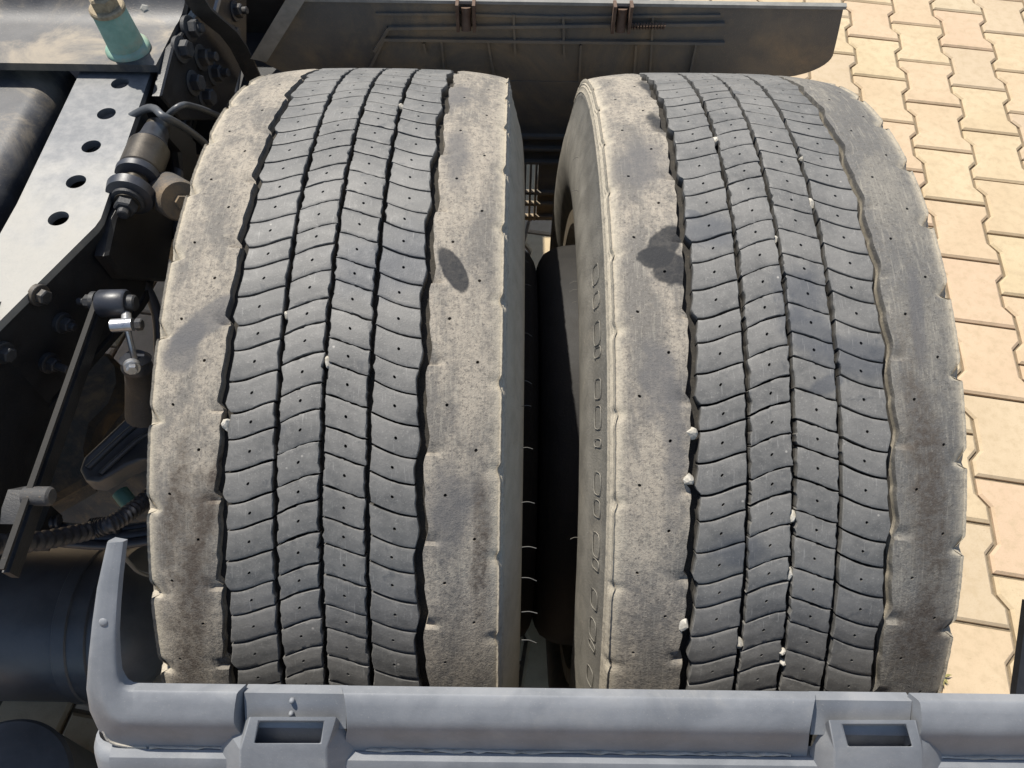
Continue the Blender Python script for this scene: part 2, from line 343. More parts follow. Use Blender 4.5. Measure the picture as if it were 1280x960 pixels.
def grid_holes(P, ni, nj, holes, hr, depth, flip=False):
    """grid of a surface P(i, j) with round pin holes sunk at the grid points 'holes'; P takes floats. Returns verts, faces"""
    vs = []; idx = {}
    def vid(i, j):
        if (i, j) not in idx: idx[(i, j)] = len(vs); vs.append(P(i, j, 0))
        return idx[(i, j)]
    skip = {(a, b) for (i, j) in holes for a in (i-1, i) for b in (j-1, j)}; fs = []
    for i in range(ni-1):
        for j in range(nj-1):
            if (i, j) not in skip: fs.append((vid(i, j), vid(i+1, j), vid(i+1, j+1), vid(i, j+1)))
    for (i, j) in holes:
        ring = [(i+1, j), (i+1, j+1), (i, j+1), (i-1, j+1), (i-1, j), (i-1, j-1), (i, j-1), (i+1, j-1)]
        c = P(i, j, 0); ex = (P(i+1, j, 0)-P(i-1, j, 0)).normalized(); ey = (P(i, j+1, 0)-P(i, j-1, 0)).normalized()
        dn = P(i, j, depth)-c; o = [vid(*r) for r in ring]; t = len(vs)
        for lev in (0, 1):
            for k in range(8):
                w = k*math.pi/4; vs.append(c+ex*math.cos(w)*hr+ey*math.sin(w)*hr+dn*lev)
        for k in range(8):
            l = (k+1) % 8; fs.append((o[k], o[l], t+l, t+k)); fs.append((t+k, t+l, t+8+l, t+8+k))
        fs.append(tuple(t+8+k for k in range(8)))
    return vs, fs
def block_mesh(c, kind, var):
    rnd = random.Random(c*100+kind*10+var); start = sum(SZ[:kind]); h = SZ[kind]*PER
    gap = rnd.uniform(.0011, .0021)/R; jl = [rnd.uniform(-.0012, .0007) for _ in range(4)]; jr = [rnd.uniform(-.0007, .0012) for _ in range(4)]
    w = GC[c+1]-GC[c]; e = .0007/w; k = .0016/w; q_ = [0, e, .12, .24, .36, .5-k, .5, .5+k, .64, .76, .88, 1-e, 1]
    ea = .0007/(h*R); ka = .0016/(h*R); p_ = [0, ea, .14, .3, .5-ka, .5, .5+ka, .7, .86, 1-ea, 1]
    drop = rnd.uniform(0, .0004); ji = {}
    def P(i, j, d):
        q, p = q_[i], p_[j]
        jj = lambda J: J[min(3, int(p*3.99))]*.5+J[int(p*3)]*.5
        ph = start+SZ[kind]*p
        ul = groove_edge(c, 0, ph, jj(jl)); ur = groove_edge(c, 1, ph, jj(jr)); u = ul+(ur-ul)*q
        a = (p-.5)*h*(1-gap/h)+sipe(c, q)-sipe(c, .5)
        edge = i in (0, len(q_)-1) or j in (0, len(p_)-1)
        if (i, j) not in ji: ji[(i, j)] = (rnd.uniform(-1, 1), rnd.uniform(-1, 1)) if edge else (0, 0)
        amp = .0005 if c in (1, 2) or q in (0, 1) else .0002
        if edge and rnd.random() < 0: pass
        u += ji[(i, j)][0]*amp*(1 if 0 < c < 3 or q not in (0, 1) else .3); a += ji[(i, j)][1]*amp/R*.7
        r = crown(u)-drop-d-(.0006 if edge else 0)+(.00025*math.cos(p*6.28)*-1 if not edge else 0)
        return Vector((u, r*math.cos(a), r*math.sin(a)))
    ni, nj = len(q_), len(p_); vs, fs = grid_holes(P, ni, nj, [(6, 5)], .00125, .0060)
    loop = [(i, 0) for i in range(ni-1)]+[(ni-1, j) for j in range(nj-1)]+[(i, nj-1) for i in range(ni-1, 0, -1)]+[(0, j) for j in range(nj-1, 0, -1)]
    t = len(vs)
    for (i, j) in loop: vs.append(P(i, j, 0))
    for (i, j) in loop: vs.append(P(i, j, DEPTH+.001))
    n = len(loop); fs += [(t+k, t+(k+1) % n, t+n+(k+1) % n, t+n+k) for k in range(n)]
    m = MB(); m.add([Vector((v.x, v.y, v.z)) for v in vs], fs)
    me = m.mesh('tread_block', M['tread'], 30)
    return me
VAR = 4
BL = {(c, k, v): block_mesh(c, k, v) for c in range(4) for k in range(3) for v in range(VAR)}
# rest of the round: light blocks without pin holes, joined
def rib(side, ph0, seed, mname, name, parent, X0, outer=True):
    """shoulder rib: from the wavy groove edge out to the shoulder, notched every period; angles all round"""
    rnd = random.Random(seed); s = -1 if side == 0 else 1; T = TAB0 if side == 0 else TAB4; g0 = GC[0] if side == 0 else GC[4]
    A = []; a = rad(52)
    while a < rad(158): A.append(a); a += PER/30
    a = A[-1]
    while a < rad(52+360)-.03: a += PER/6; A.append(a)
    A[-1] = rad(52+360); nj = len(A); ph_notch_in = .03 if side == 0 else .98; ph_out = .16 if side == 0 else .17
    prof = [None]*18
    nn = 20
    jitA = [rnd.uniform(-1, 1) for _ in A]; jitA[-1] = jitA[0]
    def P(i, j, d):
        a = A[int(j)]; ph = ((a-ph0)/PER) % 1.0
        ge = g0+s*.0034+(.0024 if side == 0 else .0022)*tab(T, ph)
        dn = min((ph-ph_notch_in) % 1, (ph_notch_in-ph) % 1)/.055       # inner notch
        asym = ((ph-ph_notch_in+.5) % 1)-.5; k_in = 0
        if -.15 < asym < .03: k_in = ((asym+.15)/.15)**1.3 if asym < 0 else 1-asym/.03
        as2 = ((ph-ph_out+.5) % 1)-.5; k_out = 0
        if outer and -.19 < as2 < .035: k_out = ((as2+.19)/.19)**1.2 if as2 < 0 else 1-as2/.035
        if not outer and -.10 < as2 < .13: k_out = .32*(smooth01((as2+.10)/.10) if as2 < 0 else smooth01(1-as2/.13))
        edge = .1290+jitA[int(j)]*.00025
        n_top = 14
        if i <= 1:        # groove wall
            u = ge; r = crown(u)-(DEPTH+.001 if i == 0 else .0009+.004*k_in)
            if i == 0: u = ge-s*.0006
        elif i < n_top:
            q = (i-1)/(n_top-2); q = q*.97+.03; u = ge+s*(edge-abs(ge))*q
            r = crown(u); dist = abs(u-ge)
            r -= .0068*k_in*smooth01(1-dist/.013)
            do = edge-abs(u); r -= .0065*k_out*smooth01(1-do/.014)
            r -= .0012*smooth01(1-do/.006)
        else:             # rounded edge and ribbed side
            k = i-n_top; tabu = [(.1303, .0078), (.1312, .0105), (.1309, .0118), (.1320, .0130), (.1317, .0145), (.1328, .0160), (.1326, .0178), (.1342, .0215)]
            uu, dd = tabu[min(k, 7)]; f = smooth01(1-k/7); u = s*(uu-.0075*k_out*f+jitA[int(j)]*.0002); r = R-dd-.004*k_out*f
        r += rnd.uniform(-1, 1)*.00008
        return Vector((X0+u, (r-d)*math.cos(a), (r-d)*math.sin(a)))
    ni = 22; holes = []; a = ph0-20*PER
    for k in range(60):
        for frac, i in ((.46, 4), (.96, 9)):
            aa = ph0+(k-25+frac)*PER
            if rad(56) < aa < rad(154):
                j = min(range(nj), key=lambda q: abs(A[q]-aa)); holes.append((i, j))
    vs, fs = [], []
    # hole lattice is anisotropic: tighten the two grid columns next to a pin
    P0 = P
    vs, fs = grid_holes(P0, ni, nj, holes, .0013, .0060)
    m = MB(); m.add(vs, fs); return m.build(name, mname, parent, 40)
def tyre(X0, label, S_ang, seed, shoulders, wallmats):
    w = thing('truck_wheel', label, 'wheel', (X0, 0, 0), 'twin rear wheels side by side')
    # carcass
    prof = [(-.1235, R-.018)]
    out = [(.1235, .0165), (.1305, .018), (.1336, .0215), (.1344, .026), (.1341, .0268), (.1368, .034), (.1366, .0352), (.1400, .045), (.1398, .0462), (.1440, .060), (.1470, .075), (.1485, .090), (.1480, .104),
           (.1455, .118), (.1420, .130), (.1365, .142), (.1300, .152), (.1270, .158), (.1220, .1640)]
    pr = [(-u, R-d) for u, d in out][::-1]+[(u, R-d) for u, d in out]
    # floor of the grooves between
    mid = [(-.1235, R-.0165)]
    m = MB(); m.lathe([(u, r) for u, r in pr], (X0, 0, 0), (1, 0, 0), 256, caps=False)
    ty = m.build('tyre', wallmats, w, 60)
    fl = MB(); fl.lathe([(-.122, R-.0165), (-.0790, R-.0118), (-.0690, R-.0115), (0, R-.0108), (.069, R-.0115), (.079, R-.0118), (.122, R-.0165)], (X0, 0, 0), (1, 0, 0), 256, caps=False)
    fl.build('groove_floor', M['groove'], ty, 60)
    rib(0, S_ang[0]-SZ[0]/2*PER, seed, shoulders[0], 'shoulder_rib', ty, X0, X0 < 0)
    rib(1, S_ang[3]-SZ[0]/2*PER, seed+1, shoulders[1], 'shoulder_rib', ty, X0, X0 > 0)
    rnd = random.Random(seed); rest = MB(); count = 0
    for c in range(4):
        for k in range(-40, 60):
            for kind in range(3):
                ctr = S_ang[c]+k*PER+((0, (SZ[0]+SZ[1])/2, (SZ[0]+SZ[1])/2+SZ[1])[kind])*PER
                if not (rad(53)-.001 < ctr < rad(53)+2*math.pi-.052): continue
                me = BL[(c, kind, rnd.randrange(VAR))]
                if rad(57) < ctr < rad(150):
                    o = bpy.data.objects.new('tread_block', me); C.objects.link(o); o.parent = ty
                    o.rotation_euler = (ctr, 0, 0); o.location = (X0, 0, 0)
                    count += 1
                else:
                    ca, sa = math.cos(ctr), math.sin(ctr)
                    rest.add([(X0+v.co.x, v.co.y*ca-v.co.z*sa, v.co.y*sa+v.co.z*ca) for v in me.vertices], [tuple(p.vertices) for p in me.polygons])
    rest.build('hidden_tread_blocks', M['tread'], ty, 30, kind='stuff')
    print('blocks', count)
    return w, ty
M['groove'] = simple('groove_dirt', (.030, .028, .025), (.05, .045, .038), 90, .9, 0, (.12, .10, .075), (.60, .85), .6, .001, .2)
def ang(px, ys): return [on_tyre(px[i], ys[i])[1] for i in range(4)]
SL = ang((318, 374, 432, 494), (527.4, 500.7, 557.7, 584.5)); SR = ang((900, 964, 1020, 1080), (516.9, 491.5, 548.8, 576.4))
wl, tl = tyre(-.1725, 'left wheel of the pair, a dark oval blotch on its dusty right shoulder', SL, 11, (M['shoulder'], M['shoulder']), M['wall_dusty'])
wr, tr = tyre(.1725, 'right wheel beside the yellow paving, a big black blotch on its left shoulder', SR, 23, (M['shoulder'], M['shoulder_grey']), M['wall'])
# rims: the outer barrel, the disc that meets its twin, and a bare flange
def rim(X0, s, parent):
    """s: +1 when the twin wheel is on the +X side"""
    m = MB(); pr = [(-.112, .288), (-.105, .300), (-.098, .287), (-.06, .262), (.03, .250), (.075, .252), (.098, .287), (.105, .300), (.112, .288), (.108, .282), (.092, .262), (.03, .240), (-.10, .27)]
    m.lathe([(a*s, r) for a, r in pr], (X0, 0, 0), (1, 0, 0), 96, caps=False); r_ = m.build('rim', M['rim'], parent, 40)
    f = MB(); f.lathe([(s*.1210, .2850), (s*.1230, .2975), (s*.1300, .3005), (s*.1345, .2960), (s*.1335, .2800), (s*.1210, .2720), (s*.105, .266)], (X0, 0, 0), (1, 0, 0), 128, caps=False); f.build('rim_flange', M['flange'], r_, 40)
    d = MB(); e = abs(-.005-X0)-.0015
    d.lathe([(s*.100, .262), (s*.128, .254), (s*.145, .252), (s*(e-.020), .249), (s*(e-.008), .242), (s*(e-.002), .232), (s*e, .226), (s*e, .10), (s*(e-.01), .10), (s*(e-.012), .225), (s*.10, .235)], (X0, 0, 0), (1, 0, 0), 128, caps=False)
    d.build('wheel_disc', M['rim'], parent, 50)
rim(-.1725, 1, wl); rim(.1725, -1, wr)
# hub and brake drum in the middle of the pair
h = thing('wheel_hub', 'dark hub in the shade between the two wheels', 'hub', (0, 0, 0))
m = MB(); m.lathe([(-.33, .05), (-.33, .155), (-.20, .165), (-.02, .165), (.0, .098), (.26, .095), (.30, .07), (.31, .02)], (0, 0, 0), (1, 0, 0), 48); m.build('hub_drum', M['black_dusty'], h)
# vent hairs on the inner sidewalls
def hair(px, py, X, L, parent, up=0.0, s=1):
    L *= .8
    p = at(px, py, X=X); a = math.atan2(p.z, p.y)
    m = MB(); q = [p, p+Vector((s*L*.5, 0, .0005+up*.4)), p+Vector((s*L, -.001, -.001+up))]
    m.tube(q, .00028, 5, 4); m.build('vent_hair', M['hair'], parent, 60)
for y, l in ((313, .010), (326, .009), (356, .011), (416, .012), (476, .011), (508, .010), (560, .011), (628, .012), (684, .013), (722, .013), (765, .013), (800, .012)):
    hair(652, y, -.0262, l, tl, random.uniform(-.003, .003))
for y, l in ((197, .006), (239, .008), (352, .010), (362, .010), (378, .007), (672, .009)):
    hair(723, y, .0255, l, tr, random.uniform(-.002, .002), -1)
# embossed outlines low on the right tyre's inner sidewall
em = MB()
for k in range(15):
    a0 = rad(99+k*3.4+(k*37 % 5)*.12); a1 = a0+rad((2.5, 1.9, 2.8, 1.2, 2.3, 2.6, .9)[k % 7]); pts = []
    for t in range(13):
        w_ = t/12*2*math.pi; a = (a0+a1)/2+(a1-a0)/2*math.copysign(abs(math.cos(w_))**.5, math.cos(w_)); r_ = .4085+.0065*math.copysign(abs(math.sin(w_))**.6, math.sin(w_))
        pts.append(Vector((.1725-.1402-(.4498-.046-r_)*.28-.0004, r_*math.cos(a), r_*math.sin(a))))
    em.tube(pts, .0004, 4, 1)
em.build('raised_sidewall_pattern', M['wall'], tr, 60)

# ---------------------------------------------------------------- gravel caught in the grooves
def pebble(px, py, r, label, seed, tall=1.0):
    r *= .86
    rnd = random.Random(seed); X, a = on_tyre(px, py, R-.001); c = Vector((X, (R-.0036)*math.cos(a), (R-.0036)*math.sin(a)))
    import bmesh
    b = bmesh.new(); bmesh.ops.create_icosphere(b, subdivisions=2, radius=1)
    ax = [rnd.uniform(-1, 1) for _ in range(3)]; cuts = [(Vector([rnd.uniform(-1, 1) for _ in range(3)]).normalized(), rnd.uniform(.55, .8)) for _ in range(9)]
    for v in b.verts:
        for n_, d_ in cuts:
            e = v.co.dot(n_)-d_
            if e > 0: v.co -= n_*e
    nrm = Vector((0, math.cos(a), math.sin(a))); tan = Vector((0, -math.sin(a), math.cos(a)))
    for v in b.verts: v.co = Vector((1, 0, 0))*v.co.x*r+tan*v.co.y*r*tall+nrm*v.co.z*r*1.1
    me = bpy.data.meshes.new('gravel_stone'); b.to_mesh(me); b.free(); me.materials.append(M['stone'])
    o = bpy.data.objects.new('gravel_stone', me); C.objects.link(o); o.location = c
    setp(o, label, 'stone', 'gravel stones caught in the tread grooves')
PEB = [(502, 131, .0042, 'pale stone high in the fourth groove of the left tyre, near its top', 1.2),
       (359, 393, .0040, 'dull grey stone halfway up the second groove of the left tyre', 1.3),
       (409, 452, .0036, 'thin white stone in the middle groove of the left tyre', 2.0),
       (282, 531, .0056, 'white wedge stone in the leftmost groove of the left tyre', 1.3),
       (893, 173, .0050, 'bright pale stone near the top of the second groove of the right tyre', 1.1),
       (1003, 196, .0034, 'small white chip near the top of the fourth groove of the right tyre', .9),
       (1014, 252, .0040, 'pale stone in the fourth groove of the right tyre, below a smaller chip', 1.6),
       (970, 297, .0030, 'small tan stone, the highest in the middle groove of the right tyre', 1.3),
       (865, 541, .0056, 'cream stone in the leftmost groove of the right tyre, upper of two close together', 1.2),
       (862, 600, .0062, 'white squarish stone in the leftmost groove of the right tyre, lower of two close together', .95),
       (855, 783, .0058, 'cream stone low in the leftmost groove of the right tyre, just above the mudguard', 1.2),
       (924, 807, .0050, 'grey-white stone low in the second groove of the right tyre', 1.4),
       (977, 817, .0050, 'white stone low in the middle groove of the right tyre, upper of two touching', .9),
       (978, 830, .0048, 'dull stone lowest in the middle groove of the right tyre, under a white one', .8),
       (991, 646, .0042, 'pale slanted stone halfway down the middle groove of the right tyre', 1.4),
       (989, 719, .0034, 'thin tan stone in the middle groove of the right tyre, between two pale ones', 2.0)]
for i, (x, y, r_, lb, tl_) in enumerate(PEB): pebble(x, y, r_, lb, 40+i, tl_)

# ---------------------------------------------------------------- rear mudguard (near edge of the frame)
mg = thing('rear_mudguard', 'blue-grey plastic rear mudguard with two latch pockets, crossing below both wheels', 'mudguard', (0, -.4, .32))
def arcp(X, a, r): a = rad(a); return Vector((X, r*math.cos(a), r*math.sin(a)))
def mgx(px): return (px-634)*.512/FPX-.036      # X on the guard
X_L, X_R = -.3215, .345
def extrude_x(prof, x0, x1, name, mt, parent, slant0=None, slant1=None, smooth=35, nx=1):
    """closed (angle, radius) outline drawn along X; slants shift each end per radius"""
    n = len(prof); m = MB(); rm = max(r for a, r in prof)
    v0 = [arcp(x0+(slant0(a, r) if slant0 else 0), a, r) for a, r in prof]; v1 = [arcp(x1+(slant1(a, r) if slant1 else 0), a, r) for a, r in prof]
    m.add(v0+v1, [tuple(range(n))[::-1], tuple(range(n, 2*n))]+[(i, (i+1) % n, n+(i+1) % n, n+i) for i in range(n)])
    return m.build(name, mt, parent, smooth)
LIP = [(139.30, .505), (139.32, .5125), (139.45, .5138), (140.2, .5156), (140.9, .5169), (141.3, .5174), (141.65, .5175), (142.0, .5170), (142.4, .5160), (142.9, .5143), (143.6, .5118), (144.5, .5092), (144.9, .5083), (145.2, .5080), (145.3, .500), (142, .500)]
sl = lambda sgn: (lambda a, r: sgn*.006*max(0, (r-.508))/.01)
extrude_x(LIP, mgx(165), mgx(302), 'rolled_lip', M['guard'], mg, None, sl(-1))
extrude_x(LIP, mgx(424), mgx(1030), 'rolled_lip', M['guard'], mg, sl(1), sl(-1))
extrude_x(LIP, mgx(1150), X_R, 'rolled_lip', M['guard'], mg, sl(1), None)
REC = [(139.7, .500), (139.75, .5085), (142.6, .5120), (142.7, .500)]
for a_, b_ in ((301, 430), (1026, 1152)): extrude_x(REC, mgx(a_), mgx(b_), 'recess_panel', M['guard'], mg)
# left end: the lip sweeps round the corner and runs on as the flat side strip
m = MB()
IN_ = [(mgx(165), 139.3), (-.2885, 139.22), (-.2915, 138.95), (-.2930, 138.5), (-.2936, 137.9), (-.2930, 136.5), (-.2918, 134.5), (-.2895, 132.3), (-.2872, 130.3), (-.2850, 128.6), (-.2838, 127.6)]
OUT_ = [(mgx(165), 145.1), (-.3000, 145.0), (-.3095, 144.5), (-.3160, 143.4), (-.3192, 141.6), (-.3188, 139.6), (-.3145, 137.0), (-.3095, 134.0), (-.3045, 131.2), (-.2990, 128.9), (-.2962, 127.7)]
WT = [0, 0, .05, .2, .55, .85, 1, 1, 1, 1, 1]; FR = [0, .004, .03, .12, .24, .36, .41, .46, .59, .72, .87, 1, 1]
LR = [.505, .5125, .5138, .5150, .5164, .5173, .5174, .5171, .5145, .5120, .5094, .5080, .500]
SR_ = [.5085, .5130, .5138, .5142, .5144, .5146, .5147, .5147, .5147, .5146, .5136, .5090, .500]
rows = []
for (xi, ai), (xo, ao), w_ in zip(IN_, OUT_, WT): rows.append([arcp(xi+(xo-xi)*f, ai+(ao-ai)*f, LR[k]*(1-w_)+SR_[k]*w_) for k, f in enumerate(FR)])
n = len(FR); m.add([v for r_ in rows for v in r_], [(i*n+k, i*n+k+1, (i+1)*n+k+1, (i+1)*n+k) for i in range(len(rows)-1) for k in range(n-1)]+[tuple((len(rows)-1)*n+k for k in range(n)), tuple(range(n))[::-1]])
m.build('side_strip', M['guard'], mg, 45)
# body panel below the lip, with its side wall
BODY = [(145.15, .5045), (145.2, .5090), (145.6, .5130), (146.1, .5140), (147, .5142)]+[(147+k*2.5, .5142+.0004*k) for k in range(1, 15)]
prof = BODY+[(a, r-.005) for a, r in BODY[::-1]]
extrude_x(prof, X_L+.012, X_R, 'guard_panel', M['guard'], mg, smooth=30)
m = MB(); rows = []
for a, r_ in BODY: rows.append([arcp(X_L+.012-.017*math.sin(rad(w_)), a, r_-.017*(1-math.cos(rad(w_)))) for w_ in (0, 15, 30, 45, 60, 75, 90)]+[arcp(X_L-.005, a, r_-.06)])
n = len(rows[0]); m.add([v for r_ in rows for v in r_], [(i*n+k, i*n+k+1, (i+1)*n+k+1, (i+1)*n+k) for i in range(len(rows)-1) for k in range(n-1)])
m.build('side_wall', M['guard'], mg, 40)
def dirt_line():
    m = MB(); rnd = random.Random(5)
    m.tube([arcp(x+(.004 if x < -.31 else 0), a+.05, .5075) for x, a in ((-.3195, 141.5), (-.3165, 143.3), (-.3100, 144.45), (-.3000, 144.95), (mgx(165), 145.05))], .0016, 6, 4)
    for x0, x1 in ((mgx(170), mgx(282)), (mgx(452), mgx(1008)), (mgx(1178), X_R)):
        k = int((x1-x0)/.006); m.tube([arcp(x0+(x1-x0)*i/k, 145.0+rnd.uniform(-.06, .06), .5085) for i in range(k+1)], .0012, 6, 1, rf=lambda i, n: rnd.uniform(.0006, .0019))
    return m.build('dirt_in_the_step', M['guard_dirt'], mg, 60)
dirt_line()
# latch blocks with a pocket each
def latch(ledge, pocket, lf, rf_, yb=1010):
    """pixel outlines of the ledge, of the pocket mouth and of the outer feet, met at their real radii"""
    m = MB(); P = {}
    def v(k, px, py, r): X, a = on_tyre(px, py, r); P[k] = len(m.v); m.v.append((X, r*math.cos(a), r*math.sin(a)))
    f = lambda *ks: m.f.append(tuple(P[k] for k in ks))
    T = [.5165, .5165, .5215, .5215]
    for i, (x, y) in enumerate(ledge): v(('o', i), x, y, T[i])
    for i, (x, y) in enumerate(pocket): v(('i', i), x, y, (.5172, .5172, .5208, .5208)[i])
    cxp = sum(p[0] for p in pocket)/4
    for i, (x, y) in enumerate(pocket): v(('f', i), x+(cxp-x)*.02, y+(4 if i < 2 else 0), .507)
    v('fl', ledge[3][0]-1, yb, .527); v('fr', ledge[2][0]+1, yb, .527)
    for k, pts in (('l', lf), ('r', rf_)):
        for i, (x, y, r_) in enumerate(pts): v((k, i), x, y, r_)
    for i in range(4): f(('o', i), ('o', (i+1) % 4), ('i', (i+1) % 4), ('i', i)); f(('i', i), ('i', (i+1) % 4), ('f', (i+1) % 4), ('f', i))
    f(('f', 0), ('f', 1), ('f', 2), ('f', 3)); f(('o', 3), ('o', 2), 'fr', 'fl')
    f(('o', 0), ('l', 0), ('o', 3)); f(('l', 0), ('l', 1), ('o', 3)); f(('l', 1), ('l', 2), ('o', 3)); f(('l', 2), ('l', 3), 'fl', ('o', 3))
    f(('o', 1), ('o', 2), ('r', 0)); f(('r', 0), ('o', 2), ('r', 1)); f(('r', 1), ('o', 2), ('r', 2)); f(('r', 2), ('o', 2), 'fr', ('r', 3))
    b = m.build('latch_block', M['guard'], mg, 20)
    md = b.modifiers.new('soft edges', 'BEVEL'); md.width = .0009; md.segments = 2; md.limit_method = 'ANGLE'; md.angle_limit = rad(25)
latch([(312, 896), (420, 896), (408, 937), (300, 937)], [(324, 901), (405, 901), (401, 929), (318, 929)],
      [(305, 903, .509), (286, 915, .509), (273, 934, .507), (272, 1010, .509)], [(427, 905, .509), (435, 918, .509), (447, 938, .507), (448, 1010, .509)])
latch([(1036, 900), (1144, 900), (1153, 939), (1043, 938)], [(1053, 905), (1132, 905), (1140, 933), (1060, 933)],
      [(1030, 906, .509), (1022, 918, .509), (1012, 938, .507), (1011, 1010, .509)], [(1151, 906, .509), (1168, 920, .509), (1181, 940, .507), (1182, 1010, .509)])
def rivet(px, py, r_, R_=.5135, nm='rivet'):
    X, a = on_tyre(px, py, R_); nrm = Vector((0, math.cos(a), math.sin(a))); c = Vector((X, R_*math.cos(a), R_*math.sin(a)))
    m = MB(); m.lathe([(-.001, r_), (.0006, r_), (.0016, r_*.75), (.0021, r_*.3)], c, nrm, 16); m.build(nm, M['guard'], mg, 60)
rivet(130, 777, .0034); rivet(365, 876, .0019, .510); rivet(364, 892, .0017, .5115)

# ---------------------------------------------------------------- front mudguard seen from inside
fg = thing('front_mudguard', 'dirty black front mudguard seen from inside, behind the tops of both wheels', 'mudguard', (0, .48, 0))
def wy(z): return .445+.06*smooth01((.36-z)/.35)
def on_wall(px, py, off=0):
    z = .3
    for _ in range(12): p = at(px, py, Y=wy(z)-off); z = p.z
    return p
def wall_sheet(cols, rows, edgeL, edgeR, zt, zb, th, name, mt, parent):
    m = MB(); V = []
    for lay in (0, th):
        for j in range(rows+1):
            z = zt+(zb-zt)*j/rows; l, r_ = edgeL(z), edgeR(z)
            for i in range(cols+1): V.append((l+(r_-l)*i/cols, wy(z)+lay, z))
    n = cols+1; o = n*(rows+1); F = []
    for j in range(rows):
        for i in range(cols):
            a = j*n+i; F += [(a, a+1, a+n+1, a+n), (o+a, o+a+n, o+a+n+1, o+a+1)]
    for i in range(cols): F += [(i, o+i, o+i+1, i+1), (rows*n+i, rows*n+i+1, o+rows*n+i+1, o+rows*n+i)]
    for j in range(rows): a = j*n; F += [(a, a+n, o+a+n, o+a), (a+cols, o+a+cols, o+a+n+cols, a+n+cols)]
    m.add(V, F); return m.build(name, mt, parent, 30)
TL, BLc, TR, BR1, BR2 = on_wall(365, 0), on_wall(322, 74), on_wall(1010, -30), on_wall(1041, 70), on_wall(1000, 99)
ztop = on_wall(640, 1.5).z
def eL(z):
    if z > BLc.z: return BLc.x+(TL.x-BLc.x)*(z-BLc.z)/(TL.z-BLc.z)
    return BLc.x+min(.06, (BLc.z-z)*1.2)
def eR(z):
    if z > BR1.z: return BR1.x-.02*(z-BR1.z)/.1
    t = min(1, (BR1.z-z)/(BR1.z-BR2.z)); return BR2.x-.05+(BR1.x-BR2.x+.05)*math.sqrt(max(0, 1-t*t))
zbot = on_wall(690, 271).z
wall_sheet(30, 24, eL, eR, ztop, BR2.z-.01, .006, 'guard_wall', M['guard_in'], fg)
zs = on_wall(690, 199).z; xg = on_wall(672, 235).x
wall_sheet(10, 12, lambda z: -.37, lambda z: .24, BR2.z-.012, zs, .006, 'lower_wall', M['guard_in'], fg)
wall_sheet(6, 8, lambda z: xg, lambda z: .24, zs-.0005, zbot, .006, 'skirt', M['guard_in'], fg)
wall_sheet(6, 8, lambda z: -.34, lambda z: -.03, zs-.0005, zbot, .006, 'skirt', M['guard_in'], fg)
for px_ in (657, 664, 671):
    p_, q_ = on_wall(px_, 199), on_wall(px_, 271); m = MB(); m.box((p_.x, (p_.y+q_.y)/2-.004, (p_.z+q_.z)/2), (.0035, .010, abs(p_.z-q_.z))); m.build('grille_bar', M['guard_in'], fg)
m = MB(); p_, q_ = on_wall(660, 262), on_wall(660, 271); m.box((.0, p_.y-.003, q_.z+.003), (.09, .008, .008)); m.build('grille_frame', M['guard_in'], fg)
def strip_on(ps, w_, h_, name, mt, off=0):
    m = MB()
    for p, q in zip(ps, ps[1:]):
        P1, P2 = on_wall(*p), on_wall(*q); d = (P2-P1); u = d.normalized(); n_ = Vector((0, -1, 0)); s_ = u.cross(n_).normalized()
        m.prism([P1+s_*w_/2+Vector((0, .004, 0)), P2+s_*w_/2+Vector((0, .004, 0)), P2+s_*w_/2+n_*h_, P2+s_*w_/2+n_*h_, P1+s_*w_/2+n_*h_][:3]+[P1+s_*w_/2+n_*h_], -s_*w_)
    return m.build(name, mt, fg, 20)
# recessed central field with its step, ribs and creases
strip_on([(468, 62), (486, 33), (905, 28)], .004, .006, 'step_rib', M['guard_in'])
strip_on([(462, 85), (480, 47), (700, 50), (905, 52)], .004, .006, 'step_rib', M['guard_in'])
strip_on([(470, 16), (560, 16), (700, 20), (900, 18)], .003, .004, 'step_rib', M['guard_in'])
for x0, x1, y0, y1 in ((530, 532, 52, 64), (552, 556, 50, 92), (610, 618, 50, 95), (642, 644, 16, 66), (704, 705, 18, 68), (726, 724, 54, 100), (795, 792, 54, 96), (816, 812, 20, 94), (870, 862, 52, 92)):
    strip_on([(x0, y0), (x1, y1)], .003, .005, 'wall_rib', M['guard_in'])
for y0 in (168, 183, 200, 238, 252):
    p = on_wall(655, y0); q = on_wall(720, y0); m = MB(); m.box((.02, p.y-.004, p.z), (.16, .008, .005)); m.build('cross_rib', M['guard_in'], fg)
# pale rims: top edge and the lip on the left
m = MB(); m.prism([Vector((TL.x, TL.y-.003, ztop-.003)), Vector((eR(ztop)+.003, TL.y-.003, ztop-.003)), Vector((eR(ztop)+.003, TL.y+.002, ztop-.001)), Vector((TL.x, TL.y+.002, ztop-.001))], (0, 0, .004)); m.build('top_rim', M['lip'], fg)
m = MB(); a_, b_ = on_wall(321, 70), on_wall(374, -18); d_ = (b_-a_)
m.prism([a_+Vector((-.004, .012, 0)), a_+Vector((.016, .006, -.002)), a_+Vector((.016, -.014, 0)), a_+Vector((-.004, -.016, .006))], d_); m.build('side_lip', M['lip'], fg)
